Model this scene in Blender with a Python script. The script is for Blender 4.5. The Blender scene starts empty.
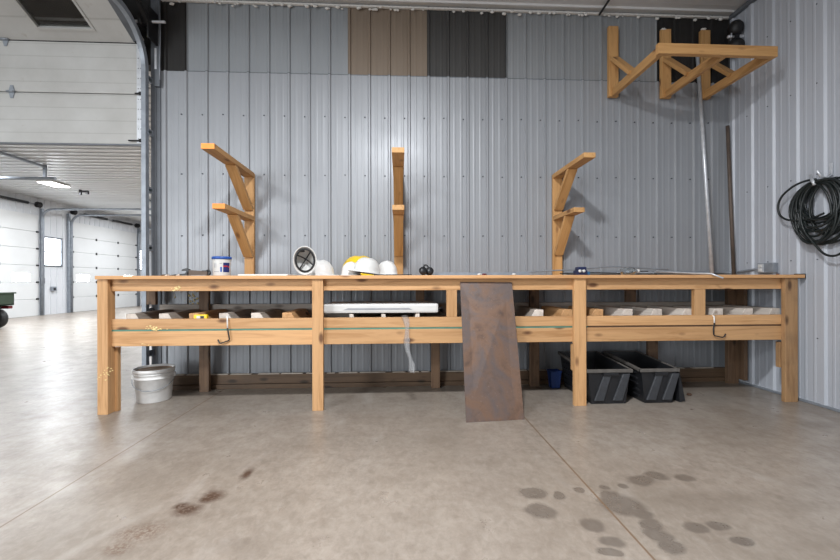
import bpy, bmesh, math, random
from mathutils import Vector, Matrix
random.seed(7)
SC = bpy.context.scene
COL = SC.collection
PI = math.pi

# ------------------------------------------------------------------ camera
F_PX = 400.0
CAM = Vector((0, 0, 1.03))
TH = math.atan(20 / 400)
ROLL = 0.0025
FW = Vector((math.sin(TH), math.cos(TH), 0))
R0 = Vector((math.cos(TH), -math.sin(TH), 0))
U0 = Vector((0, 0, 1))
RT = (R0 - U0 * ROLL).normalized()
UP = RT.cross(FW).normalized()
cd = bpy.data.cameras.new('camera')
cam = bpy.data.objects.new('camera', cd)
COL.objects.link(cam)
cam.matrix_world = Matrix(((RT.x, UP.x, -FW.x, CAM.x), (RT.y, UP.y, -FW.y, CAM.y), (RT.z, UP.z, -FW.z, CAM.z), (0, 0, 0, 1)))
cd.sensor_width = 36
cd.lens = F_PX / 840 * 36
cd.shift_y = 1 / 840
cd.clip_start = 0.05
SC.camera = cam

def ray(px, py): return FW + RT * ((px - 420) / F_PX) - UP * ((py - 281) / F_PX)
def atY(px, py, Y):
    d = ray(px, py); return CAM + d * (Y / d.y)
def atX(px, py, X):
    d = ray(px, py); return CAM + d * (X / d.x)
def atZ(px, py, Z=0.0):
    d = ray(px, py); return CAM + d * ((Z - CAM.z) / d.z)

YW = 3.985      # back wall
XR = 3.43       # right wall
ZC = 3.766      # ceiling
YF = 3.215      # bench front
ZT = 1.076      # bench top

# ------------------------------------------------------------------ materials
MATS = {}
def S(r, g, b):
    f = lambda c: (c / 255 / 12.92) if c / 255 <= .04045 else ((c / 255 + .055) / 1.055) ** 2.4
    return (f(r), f(g), f(b), 1)
class NT:
    def __init__(s, name):
        s.m = bpy.data.materials.new(name); s.m.use_nodes = True
        s.t = s.m.node_tree; s.b = s.t.nodes['Principled BSDF']; MATS[name] = s.m
    def n(s, typ, **kw):
        o = s.t.nodes.new(typ)
        for k, v in kw.items(): setattr(o, k, v)
        return o
    def l(s, a, b): s.t.links.new(a, b)
    def math(s, op, a, b=None, clamp=False):
        o = s.n('ShaderNodeMath', operation=op, use_clamp=clamp)
        for i, v in enumerate((a, b)):
            if v is None: continue
            if isinstance(v, (int, float)): o.inputs[i].default_value = v
            else: s.l(v, o.inputs[i])
        return o.outputs[0]
    def vec(s, op, a, b):
        o = s.n('ShaderNodeVectorMath', operation=op)
        for i, v in enumerate((a, b)):
            if v is None: continue
            if isinstance(v, (tuple, list, Vector)): o.inputs[i].default_value = tuple(v)
            else: s.l(v, o.inputs[i])
        return o
    def noise(s, v, scale, detail=3, rough=.55, dist=0):
        o = s.n('ShaderNodeTexNoise'); s.l(v, o.inputs['Vector'])
        o.inputs['Scale'].default_value = scale; o.inputs['Detail'].default_value = detail
        o.inputs['Roughness'].default_value = rough; o.inputs['Distortion'].default_value = dist
        return o.outputs[0]
    def ramp(s, f, *stops):
        o = s.n('ShaderNodeValToRGB'); s.l(f, o.inputs[0])
        e = o.color_ramp.elements
        while len(e) < len(stops): e.new(.5)
        for k, (p, c) in zip(e, stops): k.position = p; k.color = c if len(c) == 4 else (*c, 1)
        return o.outputs[0]
    def mix(s, f, a, b, mode='MIX'):
        o = s.n('ShaderNodeMix', data_type='RGBA', blend_type=mode)
        for i, v in ((0, f), (6, a), (7, b)):
            if isinstance(v, (int, float)): o.inputs[i].default_value = v
            elif isinstance(v, (tuple, list)): o.inputs[i].default_value = v
            else: s.l(v, o.inputs[i])
        return o.outputs[2]
    def rng(s, v, a, b, c=0, d=1):
        o = s.n('ShaderNodeMapRange'); s.l(v, o.inputs[0])
        for i, x in enumerate((a, b, c, d)): o.inputs[i + 1].default_value = x
        return o.outputs[0]
    def set(s, **kw):
        for k, v in kw.items():
            i = s.b.inputs[k.replace('_', ' ')]
            if isinstance(v, (int, float, tuple)): i.default_value = v
            else: s.l(v, i)
    def bump(s, h, strength=.2, dist=.01):
        o = s.n('ShaderNodeBump'); o.inputs['Strength'].default_value = strength
        o.inputs['Distance'].default_value = dist
        s.l(h, o.inputs['Height']); s.l(o.outputs[0], s.b.inputs['Normal'])

def m_plain(name, col, rough=.5, metal=0.0, var=.12, scale=8, **kw):
    t = NT(name); tc = t.n('ShaderNodeTexCoord').outputs['Object']
    n = t.noise(tc, scale, 4)
    d = tuple(c * (1 - var) for c in col[:3]) + (1,)
    l = tuple(min(1, c * (1 + var)) for c in col[:3]) + (1,)
    t.set(Base_Color=t.ramp(n, (.3, d), (.7, l)), Roughness=rough, Metallic=metal, **kw)
    return t.m
def m_emit(name, col, strength):
    t = NT(name); t.set(Base_Color=col, Emission_Color=col, Emission_Strength=strength, Roughness=.4); return t.m

def m_wood(name, c1, c2, dark, rough=.62, scale=1.0, dirt=0.0):
    t = NT(name)
    tc = t.n('ShaderNodeTexCoord').outputs['Object']
    rnd = t.n('ShaderNodeObjectInfo').outputs['Random']
    off = t.n('ShaderNodeCombineXYZ'); t.l(t.math('MULTIPLY', rnd, 37), off.inputs[0]); t.l(t.math('MULTIPLY', rnd, 91), off.inputs[1]); t.l(t.math('MULTIPLY', rnd, 53), off.inputs[2])
    p = t.vec('ADD', tc, off.outputs[0]).outputs[0]
    st = t.vec('MULTIPLY', p, (1.1 * scale, 16 * scale, 16 * scale)).outputs[0]
    g = t.noise(st, 1.6, 6, .6, .7)
    fine = t.noise(t.vec('MULTIPLY', p, (3, 120, 120)).outputs[0], 1.5, 3)
    col = t.ramp(g, (.28, c2), (.5, c1), (.75, tuple(min(1, c * 1.12) for c in c1[:3])))
    col = t.mix(t.rng(fine, .35, .75, 0, .28), col, c2)
    v = t.n('ShaderNodeTexVoronoi'); t.l(t.vec('MULTIPLY', p, (3.4, 8, 8)).outputs[0], v.inputs['Vector']); v.inputs['Scale'].default_value = 1.0
    k = t.rng(v.outputs['Distance'], .09, .20, 1, 0)
    col = t.mix(t.math('MULTIPLY', k, .9), col, dark)
    hv = t.n('ShaderNodeHueSaturation'); t.l(col, hv.inputs['Color']); t.l(t.rng(rnd, 0, 1, .86, 1.1), hv.inputs['Value'])
    col = hv.outputs[0]
    if dirt:
        dn = t.noise(p, 5, 5)
        col = t.mix(t.rng(dn, .5, .75, 0, dirt), col, S(70, 60, 52))
    t.set(Base_Color=col, Roughness=rough)
    t.bump(fine, .12, .002)
    return t.m

WOOD = m_wood('pine_lumber', S(200, 156, 110), S(168, 122, 76), S(92, 56, 32))
WOODTOP = m_wood('pine_top', S(196, 150, 104), S(166, 120, 76), S(104, 66, 40))
WOODRACK = m_wood('pine_rack', S(190, 146, 94), S(160, 114, 64), S(104, 66, 38))
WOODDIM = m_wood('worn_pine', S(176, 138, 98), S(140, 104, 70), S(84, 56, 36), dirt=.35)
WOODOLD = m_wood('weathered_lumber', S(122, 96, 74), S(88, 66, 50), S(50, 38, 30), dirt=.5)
WOODGREY = m_wood('grey_lumber', S(168, 158, 148), S(140, 128, 116), S(96, 84, 74), dirt=.3)
WOODPALE = m_wood('pale_end_lumber', S(216, 206, 196), S(190, 178, 166), S(150, 132, 116))
ORANGE = m_plain('orange_paint', S(240, 150, 70), .6, var=.12, scale=30)
FOAM = m_plain('cream_foam', S(232, 210, 150), .8, scale=60)

def m_sheet(name, col, rough=.38, metal=.25, dirt=.25, streak=.35):
    t = NT(name); tc = t.n('ShaderNodeTexCoord').outputs['Object']
    n1 = t.noise(t.vec('MULTIPLY', tc, (5, 5, .6)).outputs[0], 1.5, 5)
    n2 = t.noise(tc, 1.2, 5, .6)
    d = tuple(c * .82 for c in col[:3]) + (1,)
    c = t.mix(t.rng(n1, .35, .7, 0, streak), col, d)
    c = t.mix(t.rng(n2, .5, .8, 0, dirt), c, tuple(x * .7 for x in col[:3]) + (1,))
    t.set(Base_Color=c, Metallic=metal, Roughness=t.rng(n2, .3, .7, rough * .85, rough * 1.25))
    return t.m
SHEET = m_sheet('blue_grey_steel', S(151, 154, 159), .42, .18)
SHEETUP = m_sheet('grey_steel', S(140, 144, 148), .5, .15)
SHEETUP2 = m_sheet('dusty_grey_steel', S(140, 143, 146), .5, .15, .5)
SHEETTAN = m_sheet('tan_steel', S(124, 110, 96), .55, .1)
SHEETCHAR = m_sheet('charcoal_steel', S(62, 61, 60), .55, .1)
SHEETBLK = m_sheet('black_steel', S(34, 32, 31), .6, .1)
SHEETWHT = m_sheet('white_steel', S(176, 180, 188), .42, .05, .12, .15)
CEILM = m_sheet('ceiling_steel', S(205, 205, 205), .42, .1, .2, .1)
BAYCEIL = m_sheet('bay_ceiling_steel', S(204, 205, 206), .35, .15, .1, .1)
BAYWALL = m_sheet('bay_wall_steel', S(200, 202, 206), .5, 0, .05, .1)
SCREW = m_plain('screw_grey', S(70, 72, 78), .5, .5)
TRIMG = m_plain('dark_grey_trim', S(104, 108, 114), .45, .3)
GALV = m_plain('galvanised_steel', S(206, 209, 214), .36, .45, .12, 20)
GALVD = m_plain('dull_galvanised', S(142, 148, 156), .45, .35, .15, 14)
POLEM = m_plain('rusty_pole', S(96, 84, 76), .6, .2, .25, 6)
RIBM = m_plain('dark_grey_plastic', S(58, 60, 64), .55, 0, .2, 20)  # slanted front ribs, a paler grey than the tote body
RIMD = m_plain('dusty_black_plastic', S(92, 88, 84), .6, 0, .2, 30)
DARKST = m_plain('dark_steel', S(44, 44, 46), .5, .5)
BLACKP = m_plain('black_plastic', S(30, 31, 34), .42, 0, .2)
BLACKR = m_plain('black_rubber', S(20, 20, 21), .55)
HOSE = m_plain('hose_rubber', S(24, 30, 30), .42)
WHITEP = m_plain('white_plastic', S(206, 206, 204), .38, 0, .05)
WHITED = m_plain('scuffed_white_plastic', S(228, 228, 227), .45, 0, .08, 14)
YELLOW = m_plain('yellow_plastic', S(244, 206, 40), .4, 0, .06)
BINBLUE = m_plain('bin_blue', S(34, 60, 118), .45)
BLUE = m_plain('blue_plastic', S(40, 86, 168), .4, 0, .08)
NAVY = m_plain('navy_print', S(24, 40, 104), .5, 0, .06)
RED = m_plain('red_print', S(170, 40, 50), .5)
INK = m_plain('grey_print', S(150, 152, 158), .6)
DKBLUE = m_plain('dark_blue_plastic', S(22, 34, 72), .45)
TEAL = m_plain('teal_plastic', S(36, 92, 130), .45)
GREENST = m_plain('green_strip', S(84, 128, 112), .6, 0, .15)
GREENPT = m_plain('dark_green_paint', S(48, 64, 48), .5)
DKRED = m_plain('dark_red_lens', S(96, 22, 30), .35)
BROWNLID = m_plain('dirty_lid', S(150, 128, 108), .7, 0, .25, 22)
DIRT = m_plain('brown_crumb', S(84, 60, 46), .9)
FOAMW = m_plain('white_insulation', S(206, 204, 200), .9, 0, .1, 40)
OLDSILL = m_wood('treated_plank', S(104, 82, 62), S(78, 60, 45), S(50, 38, 28), dirt=.45)
DUST = m_plain('pale_dust', S(196, 186, 174), .9, 0, .15, 25)
WINLIT = m_emit('daylight_pane', (.9, .96, 1, 1), 14.0)
LAMPM = m_emit('lamp_diffuser', (1, .98, .95, 1), 14.0)

def m_door():
    t = NT('white_door_steel'); tc = t.n('ShaderNodeTexCoord').outputs['Object']
    n = t.noise(tc, 2.2, 5, .6); s = t.noise(t.vec('MULTIPLY', tc, (1, 1, 1)).outputs[0], 9, 5, .65)
    c = t.ramp(n, (.3, S(172, 171, 168)), (.7, S(188, 188, 186)))
    c = t.mix(t.rng(s, .64, .78, 0, .5), c, S(140, 124, 106))
    sep = t.n('ShaderNodeSeparateXYZ'); t.l(tc, sep.inputs[0])
    fr = t.math('FRACT', t.math('MULTIPLY', sep.outputs[2], 8.4))
    ln = t.math('LESS_THAN', fr, .06)
    t.set(Base_Color=t.mix(t.math('MULTIPLY', ln, .28), c, S(120, 118, 114)), Roughness=.5)
    t.bump(ln, .3, -.004)
    return t.m
DOORM = m_door()
BAYDOOR = m_plain('bay_door_white', S(204, 205, 205), .5, 0, .03, 2)

def m_glass(name, col=(1, 1, 1, 1), rough=.03):
    t = NT(name); t.set(Base_Color=col, Roughness=rough, Transmission_Weight=1.0, IOR=1.45); return t.m
GLASS = m_glass('dusty_glass', (.55, .55, .53, 1), .08)
_f = NT('clear_film'); _f.set(Base_Color=S(225, 226, 228), Roughness=.25, Alpha=.3); CLEARP = _f.m
CLEARB = m_glass('clear_bottle', (.9, .93, .94, 1), .1)

def m_rust():
    t = NT('rusty_plate'); tc = t.n('ShaderNodeTexCoord').outputs['Object']
    n = t.noise(tc, 3.2, 6, .62, .8); n2 = t.noise(tc, 16, 6, .7)
    c = t.ramp(n, (.25, S(70, 58, 54)), (.42, S(118, 92, 76)), (.56, S(98, 88, 86)), (.7, S(128, 92, 64)), (.85, S(140, 96, 58)))
    c = t.mix(t.rng(n2, .5, .72, 0, .45), c, S(70, 58, 52))
    sp = t.noise(tc, 70, 2); c = t.mix(t.rng(sp, .68, .74, 0, .5), c, S(150, 136, 126))
    t.set(Base_Color=c, Metallic=.35, Roughness=t.rng(n2, .3, .7, .4, .62)); return t.m
RUST = m_rust()

XJ0 = -2.4
def m_floor():
    t = NT('sealed_concrete')
    pos = t.n('ShaderNodeNewGeometry').outputs['Position']
    n1 = t.noise(pos, .9, 6, .6, .4); n2 = t.noise(pos, 4.5, 6, .65); n3 = t.noise(pos, 45, 3)
    c = t.ramp(n1, (.25, S(136, 127, 117)), (.5, S(156, 146, 136)), (.75, S(170, 162, 153)))
    c = t.mix(t.rng(n2, .42, .72, 0, .6), c, S(130, 119, 108))
    n4 = t.noise(pos, 14, 5, .7)
    c = t.mix(t.rng(n4, .46, .72, 0, .55), c, S(118, 107, 97))
    n5 = t.noise(t.vec('MULTIPLY', pos, (1.0, .6, 1)).outputs[0], 30, 6, .75, .6)
    c = t.mix(t.rng(n5, .5, .7, 0, .35), c, S(112, 102, 93))
    c = t.mix(t.rng(n5, .5, .3, 0, .3), c, S(182, 176, 168))
    n6 = t.noise(pos, .55, 3, .5)
    c = t.mix(t.rng(n6, .45, .7, 0, .4), c, S(124, 113, 102))
    c = t.mix(t.rng(n3, .3, .7, 0, .14), c, S(120, 112, 104))
    sw = t.noise(t.vec('MULTIPLY', pos, (1, .35, 1)).outputs[0], 2.4, 4, .6, 1.2)
    c = t.mix(t.rng(sw, .56, .72, 0, .4), c, S(178, 172, 166))
    wob = t.vec('SUBTRACT', t.n('ShaderNodeTexNoise').outputs['Color'], (.5, .5, .5))
    wob.inputs[0].links[0].from_node.inputs['Scale'].default_value = 7
    t.l(pos, wob.inputs[0].links[0].from_node.inputs['Vector'])
    wob.inputs[0].links[0].from_node.inputs['Detail'].default_value = 4
    pw = t.vec('ADD', pos, t.vec('MULTIPLY', wob.outputs[0], (.07, .07, 0)).outputs[0]).outputs[0]
    def chain(lst):
        cur = None
        for (px, py, rx, ry) in lst:
            p = atZ(px, py); a = atZ(px + rx, py).x - p.x; b = (atZ(px, py - ry).y - atZ(px, py + ry).y) / 2
            d = t.vec('MULTIPLY', t.vec('SUBTRACT', pw, (p.x, p.y, 0)).outputs[0], (1 / a, 1 / b, 0)).outputs[0]
            ln = t.vec('LENGTH', d, None).outputs['Value']
            cur = ln if cur is None else t.math('MINIMUM', cur, ln)
        return cur
    wet = chain([(532, 493, 15, 7), (541, 511, 17, 9), (558, 496, 7, 5), (580, 490.5, 6, 4), (591, 524.5, 14, 7), (625, 505, 24, 13),
                 (612, 541, 13, 7), (612, 497, 12, 7), (640, 513, 14, 7), (650, 524, 12, 8), (659, 536, 15, 10), (672, 548, 17, 9), (640, 480, 16, 6), (657, 476, 13, 5), (685, 478, 10, 4),
                 (696, 527, 14, 7), (718, 525, 11, 6), (740, 540, 15, 5), (605, 488, 6, 3), (624, 486.5, 5, 3), (610, 553, 14, 6)])
    c = t.mix(t.rng(wet, .72, 1.05, .62, 0), c, S(86, 79, 73))
    wet2 = chain([(700, 500, 60, 12), (795, 505, 20, 8), (815, 425, 26, 4), (250, 548, 30, 12), (120, 552, 18, 6)])
    c = t.mix(t.rng(wet2, .5, 1.3, .35, 0), c, S(112, 102, 92))
    mud = chain([(187, 510, 14, 7), (180, 506, 8, 4), (213, 496, 12, 7), (206, 499, 9, 4), (247, 474, 6, 6)])
    mz = t.noise(pos, 60, 4, .7)
    c = t.mix(t.math('MULTIPLY', t.rng(mud, .4, 1.25, 1, 0), t.rng(mz, .3, .48, .1, .92)), c, S(74, 52, 40))
    mud2 = chain([(140, 532, 26, 10), (118, 548, 14, 7)])
    c = t.mix(t.math('MULTIPLY', t.rng(mud2, .3, 1.3, 1, 0), t.rng(mz, .44, .56, 0, .8)), c, S(104, 80, 64))
    c = t.mix(1.0, c, (.93, .92, .91, 1), 'MULTIPLY')
    sep = t.n('ShaderNodeSeparateXYZ'); t.l(pos, sep.inputs[0])
    jl = None
    for xj in (-1.68 - 2.615 * 3, -1.68 - 2.615 * 2, -1.68 - 2.615, -1.68, .935):
        d = t.math('ABSOLUTE', t.math('SUBTRACT', sep.outputs[0], xj))
        jl = d if jl is None else t.math('MINIMUM', jl, d)
    c = t.mix(t.rng(jl, .003, .0065, .9, 0), c, S(112, 90, 70))
    jy = t.math('ABSOLUTE', t.math('SUBTRACT', sep.outputs[1], 4.04))
    c = t.mix(t.math('MULTIPLY', t.rng(jy, .006, .012, .7, 0), t.math('LESS_THAN', sep.outputs[0], XJ0)), c, S(120, 112, 104))
    t.set(Base_Color=c, Roughness=t.math('SUBTRACT', t.rng(n2, .3, .7,   .26, .42), t.rng(wet, .7, 1.05, .06, 0)), Specular_IOR_Level=.45)
    t.bump(n3, .05, .002)
    return t.m
FLOORM = m_floor()

# ------------------------------------------------------------------ mesh helpers
def box(bm, c, s, bev=0.0, m=None, mi=0):
    b = bmesh.new()
    bmesh.ops.create_cube(b, size=1)
    bmesh.ops.scale(b, vec=s, verts=b.verts)
    if bev:
        bmesh.ops.bevel(b, geom=list(b.edges), offset=min(bev, min(s) * .45), segments=2, profile=.6, affect='EDGES')
    M = Matrix.Translation(c) @ (m.to_4x4() if m else Matrix())
    join(bm, b, M, mi)
def join(bm, b, M=None, mi=0):
    vs = {}
    for v in b.verts: vs[v] = bm.verts.new(M @ v.co if M else v.co)
    for f in b.faces:
        try: g = bm.faces.new([vs[v] for v in f.verts])
        except ValueError: continue
        g.material_index = mi or f.material_index; g.smooth = f.smooth
    b.free()
def bx(bm, x0, x1, y0, y1, z0, z1, bev=0.0, mi=0):
    box(bm, ((x0 + x1) / 2, (y0 + y1) / 2, (z0 + z1) / 2), (abs(x1 - x0), abs(y1 - y0), abs(z1 - z0)), bev, None, mi)
def tube(bm, pts, r, seg=8, closed=False, mi=0, cap=True):
    pts = [Vector(p) for p in pts]; n = len(pts); rings = []
    rr = r if isinstance(r, (list, tuple)) else [r] * n
    prev = None
    for i, p in enumerate(pts):
        a = pts[(i - 1) % n] if (closed or i > 0) else p
        c = pts[(i + 1) % n] if (closed or i < n - 1) else p
        d = (c - a).normalized()
        if prev is None:
            h = Vector((0, 0, 1)) if abs(d.z) < .9 else Vector((1, 0, 0))
            u = d.cross(h).normalized()
        else:
            u = (prev - d * prev.dot(d))
            u = u.normalized() if u.length > 1e-6 else d.cross(Vector((0, 0, 1))).normalized()
        prev = u; w = d.cross(u)
        rings.append([bm.verts.new(p + (u * math.cos(2 * PI * k / seg) + w * math.sin(2 * PI * k / seg)) * rr[i]) for k in range(seg)])
    for i in range(n if closed else n - 1):
        A, B = rings[i], rings[(i + 1) % n]
        for k in range(seg):
            f = bm.faces.new((A[k], A[(k + 1) % seg], B[(k + 1) % seg], B[k])); f.smooth = True; f.material_index = mi
    if not closed and cap:
        bm.faces.new(rings[0][::-1]).material_index = mi; bm.faces.new(rings[-1]).material_index = mi
def lathe(bm, prof, seg=32, c=(0, 0, 0), mi=0, sx=1, sy=1):
    c = Vector(c); rings = []
    for r, z in prof:
        if r < 1e-6: rings.append([bm.verts.new(c + Vector((0, 0, z)))])
        else: rings.append([bm.verts.new(c + Vector((r * sx * math.cos(2 * PI * k / seg), r * sy * math.sin(2 * PI * k / seg), z))) for k in range(seg)])
    for A, B in zip(rings, rings[1:]):
        for k in range(seg):
            j = (k + 1) % seg
            v = [A[k % len(A)], A[j % len(A)], B[j % len(B)], B[k % len(B)]]
            u = []
            for q in v:
                if q not in u: u.append(q)
            if len(u) > 2:
                f = bm.faces.new(u); f.smooth = True; f.material_index = mi
def prism(bm, poly, d, mi=0):
    """poly: list of 3D points, extruded along vector d"""
    a = [bm.verts.new(p) for p in poly]; b = [bm.verts.new(Vector(p) + Vector(d)) for p in poly]
    fs = [bm.faces.new(a), bm.faces.new(b[::-1])]
    n = len(a)
    for i in range(n): fs.append(bm.faces.new((a[i], b[i], b[(i + 1) % n], a[(i + 1) % n])))
    for f in fs: f.material_index = mi
def hexa(bm, p, mi=0):
    """8 corner points: bottom 4 then top 4"""
    v = [bm.verts.new(q) for q in p]
    for f in ((3, 2, 1, 0), (4, 5, 6, 7), (0, 1, 5, 4), (1, 2, 6, 5), (2, 3, 7, 6), (3, 0, 4, 7)):
        bm.faces.new([v[i] for i in f]).material_index = mi
def blob(bm, c, r, mi=0, sub=2, jit=.25, sq=(1, 1, 1)):
    b = bmesh.new(); bmesh.ops.create_icosphere(b, subdivisions=sub, radius=1)
    for v in b.verts: v.co = Vector((v.co.x * sq[0], v.co.y * sq[1], v.co.z * sq[2])) * r * (1 + random.uniform(-jit, jit))
    for f in b.faces: f.smooth = True
    join(bm, b, Matrix.Translation(c), mi)
def rot(ax, deg): return Matrix.Rotation(math.radians(deg), 3, ax)

ROOTM = {}
def thing(name, loc, label=None, cat=None, group=None, rotm=None, kind=None):
    o = bpy.data.objects.new(name, None); COL.objects.link(o)
    o.empty_display_size = .05
    M = Matrix.Translation(loc) @ (rotm.to_4x4() if rotm else Matrix())
    o.matrix_world = M; ROOTM[o.name] = M
    settags(o, label, cat, group, kind)
    return o
def settags(o, label=None, cat=None, group=None, kind=None):
    if label: o['label'] = label
    if cat: o['category'] = cat
    if group: o['group'] = group
    if kind: o['kind'] = kind
    return o
def finish(bm, name, mats):
    bmesh.ops.recalc_face_normals(bm, faces=bm.faces)
    me = bpy.data.meshes.new(name); bm.to_mesh(me); bm.free()
    for m in (mats if isinstance(mats, (list, tuple)) else [mats]): me.materials.append(m)
    return me
def part(name, bm, mats, parent, local=False, label=None, kind=None):
    """bm in world coordinates (or the parent's, if local) -> child mesh of parent (an Empty thing or a part)"""
    PM = ROOTM[parent.name]
    if not local: bmesh.ops.transform(bm, matrix=PM.inverted(), verts=bm.verts)
    o = bpy.data.objects.new(name, finish(bm, name, mats)); COL.objects.link(o)
    o.parent = parent; ROOTM[o.name] = PM
    settags(o, label, None, None, kind)
    return o
def solo(name, bm, mats, label=None, cat=None, group=None, kind=None):
    """one-mesh thing; origin at the base centre"""
    xs = [v.co.x for v in bm.verts]; ys = [v.co.y for v in bm.verts]; zs = [v.co.z for v in bm.verts]
    loc = Vector(((min(xs) + max(xs)) / 2, (min(ys) + max(ys)) / 2, min(zs)))
    bmesh.ops.translate(bm, vec=-loc, verts=bm.verts)
    o = bpy.data.objects.new(name, finish(bm, name, mats)); COL.objects.link(o)
    o.location = loc; ROOTM[o.name] = Matrix.Translation(loc)
    return settags(o, label, cat, group, kind)
def lumber(name, p0, p1, w, th, parent, mat=WOOD, side=None, label=None, cut0=0, cut1=0, bev=.003, endmat=None):
    """a board from p0 to p1 (centre line); 'side' = direction of the width w; th across it. Grain follows local X."""
    p0, p1 = Vector(p0), Vector(p1); ax = (p1 - p0); L = ax.length; ax.normalize()
    s = Vector(side) if side else Vector((0, 0, 1))
    s = (s - ax * s.dot(ax)).normalized(); n = ax.cross(s)
    bm = bmesh.new()
    # local frame: x = along, y = width, z = thickness; ends may be cut at a slant across the width
    pts = []
    for zz in (-th / 2, th / 2):
        pts += [(-L / 2 - cut0, -w / 2, zz), (L / 2 + cut1, -w / 2, zz), (L / 2 - cut1, w / 2, zz), (-L / 2 + cut0, w / 2, zz)]
    hexa(bm, pts)
    if bev: bmesh.ops.bevel(bm, geom=list(bm.edges), offset=bev, segments=2, profile=.6, affect='EDGES')
    mats = [mat]
    if endmat:
        mats = [mat, endmat]
        for f in bm.faces:
            if f.calc_center_median().x > L / 2 - .008: f.material_index = 1
    o = bpy.data.objects.new(name, finish(bm, name, mats)); COL.objects.link(o)
    M = Matrix(((ax.x, s.x, n.x, 0), (ax.y, s.y, n.y, 0), (ax.z, s.z, n.z, 0), (0, 0, 0, 1)))
    M = Matrix.Translation((p0 + p1) / 2) @ M
    if parent:
        o.parent = parent; o.matrix_local = ROOTM[parent.name].inverted() @ M
    else: o.matrix_world = M
    ROOTM[o.name] = M
    if label: o['label'] = label
    return o

def rib_profile(u0, u1, pitch, off, hmaj=.016, hmin=.0015, wmaj=(.017, .0075), minors=2):
    pts = [(u0, 0.0)]
    k = math.floor((u0 - off) / pitch) - 1
    while off + k * pitch < u1 + pitch:
        c = off + k * pitch
        a, b = wmaj
        cand = [(c - a, 0), (c - b, hmaj), (c + b, hmaj), (c + a, 0)]
        for j in range(minors):
            m = c + pitch * (j + 1) / (minors + 1)
            cand += [(m - .014, 0), (m - .007, hmin), (m + .007, hmin), (m + .014, 0)]
        for p in cand:
            if u0 + 1e-4 < p[0] < u1 - 1e-4: pts.append(p)
        k += 1
    pts.append((u1, 0.0))
    return pts
def ribbed(bm, fn, prof, v0, v1, mi=0):
    """fn(u, h, v) -> point"""
    rows = [[bm.verts.new(fn(u, h, v)) for u, h in prof] for v in (v0, v1)]
    for i in range(len(prof) - 1):
        f = bm.faces.new((rows[0][i], rows[0][i + 1], rows[1][i + 1], rows[1][i])); f.material_index = mi

# ------------------------------------------------------------------ setting: room shell
bm = bmesh.new(); bx(bm, -11.1, XR, -6, 21, -.12, 0)
o = solo('floor', bm, FLOORM, 'bare concrete floor with control joints and dark oil stains', None, kind='structure')

XJ = atY(152.3, 200, YW).x          # jamb edge of the overhead door opening
PITCH = .1961
OFF = atY(186.6, 150, YW).x
ZJ = 3.068
bm = bmesh.new()
ribbed(bm, lambda u, h, v: (u, YW - h, v), rib_profile(XJ + .03, XR, PITCH, OFF), 0.0, ZJ)
for row_y in (118, 176, 236):
    k = 0
    while OFF + k * PITCH < XR - .1:
        x = OFF + k * PITCH - .045
        z = atY(400, row_y, YW).z + random.uniform(-.006, .006)
        if x > XJ + .05: box(bm, (x, YW - .004, z), (.011, .012, .011), .003, None, 1)
        k += 1
wb = solo('wall_back', bm, [SHEET, SCREW], 'back wall of ribbed blue grey steel sheets', kind='structure')
def upper(pa, pb, mat, lab):
    x0 = atY(pa, 50, YW).x; x1 = atY(pb, 50, YW).x
    bm = bmesh.new()
    ribbed(bm, lambda u, h, v: (u, YW + .006 - h, v), rib_profile(x0, x1, PITCH, OFF), ZJ - .03 + random.uniform(-.006, .006), ZC)
    part('upper_sheet', bm, mat, wb, label=lab)
upper(154.5, 187, SHEETBLK, 'black upper sheet beside the overhead door')
upper(187, 347.7, SHEETUP, 'grey upper sheet')
upper(347.7, 427, SHEETTAN, 'tan upper sheet')
upper(427, 506.3, SHEETCHAR, 'charcoal upper sheet')
upper(506.3, 657, SHEETUP2, 'dusty grey upper sheet')
upper(657, 731.5, SHEETBLK, 'black upper sheet in the corner')
# lap edge of the upper sheets
bm = bmesh.new()
ribbed(bm, lambda u, h, v: (u, YW - h - .0012, v), rib_profile(atY(187, 70, YW).x, atY(657, 70, YW).x, PITCH, OFF), ZJ - .002, ZJ + .006)
part('lap_edge', bm, TRIMG, wb)

bm = bmesh.new()
ribbed(bm, lambda u, h, v: (XR - h, u, v), rib_profile(-6, YW, .2215, 3.072, .016, .0025, (.028, .013)), 0.02, ZC)
for zz in (.55, 1.2, 1.9, 2.65, 3.3):
    for k in range(-10, 5):
        y = 3.072 + k * .2215 + .05
        box(bm, (XR - .002, y, zz), (.007, .008, .008), .002, None, 1)
solo('wall_right', bm, [SHEETWHT, SCREW], 'right wall of ribbed white steel sheets', kind='structure')
bm = bmesh.new(); bx(bm, XR - .028, XR + .005, -6, YW, .0, .018, .004)
solo('baseboard_right', bm, GALVD, 'white steel trim along the foot of the right wall', kind='structure')

bm = bmesh.new()
ribbed(bm, lambda u, h, v: (v, u, ZC - h), rib_profile(-6, YW, .23, 3.9), -11.1, XR)
solo('ceiling', bm, CEILM, 'ribbed pale steel ceiling', kind='structure')
# ragged insulation where wall and ceiling meet, and corner trims
bm = bmesh.new()
bx(bm, XJ + .1, XR, YW - .03, YW - .004, ZC - .035, ZC - .018, .003)
x = XJ + .2
while x < XR - .05:
    if random.random() < .75: blob(bm, (x, YW - .03 + random.uniform(-.01, .01), ZC - .04 - random.uniform(0, .025)), random.uniform(.006, .016), sq=(1.6, .8, 1))
    x += random.uniform(.02, .12)
solo('trim_1', bm, FOAMW, 'ragged white insulation strip along the wall and ceiling joint', kind='structure')
bm = bmesh.new()
bx(bm, XR - .04, XR - .002, -6, YW - .02, ZC - .05, ZC - .012, .003)
solo('trim_2', bm, TRIMG, 'grey trim along the right wall and ceiling joint', kind='structure')
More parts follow.
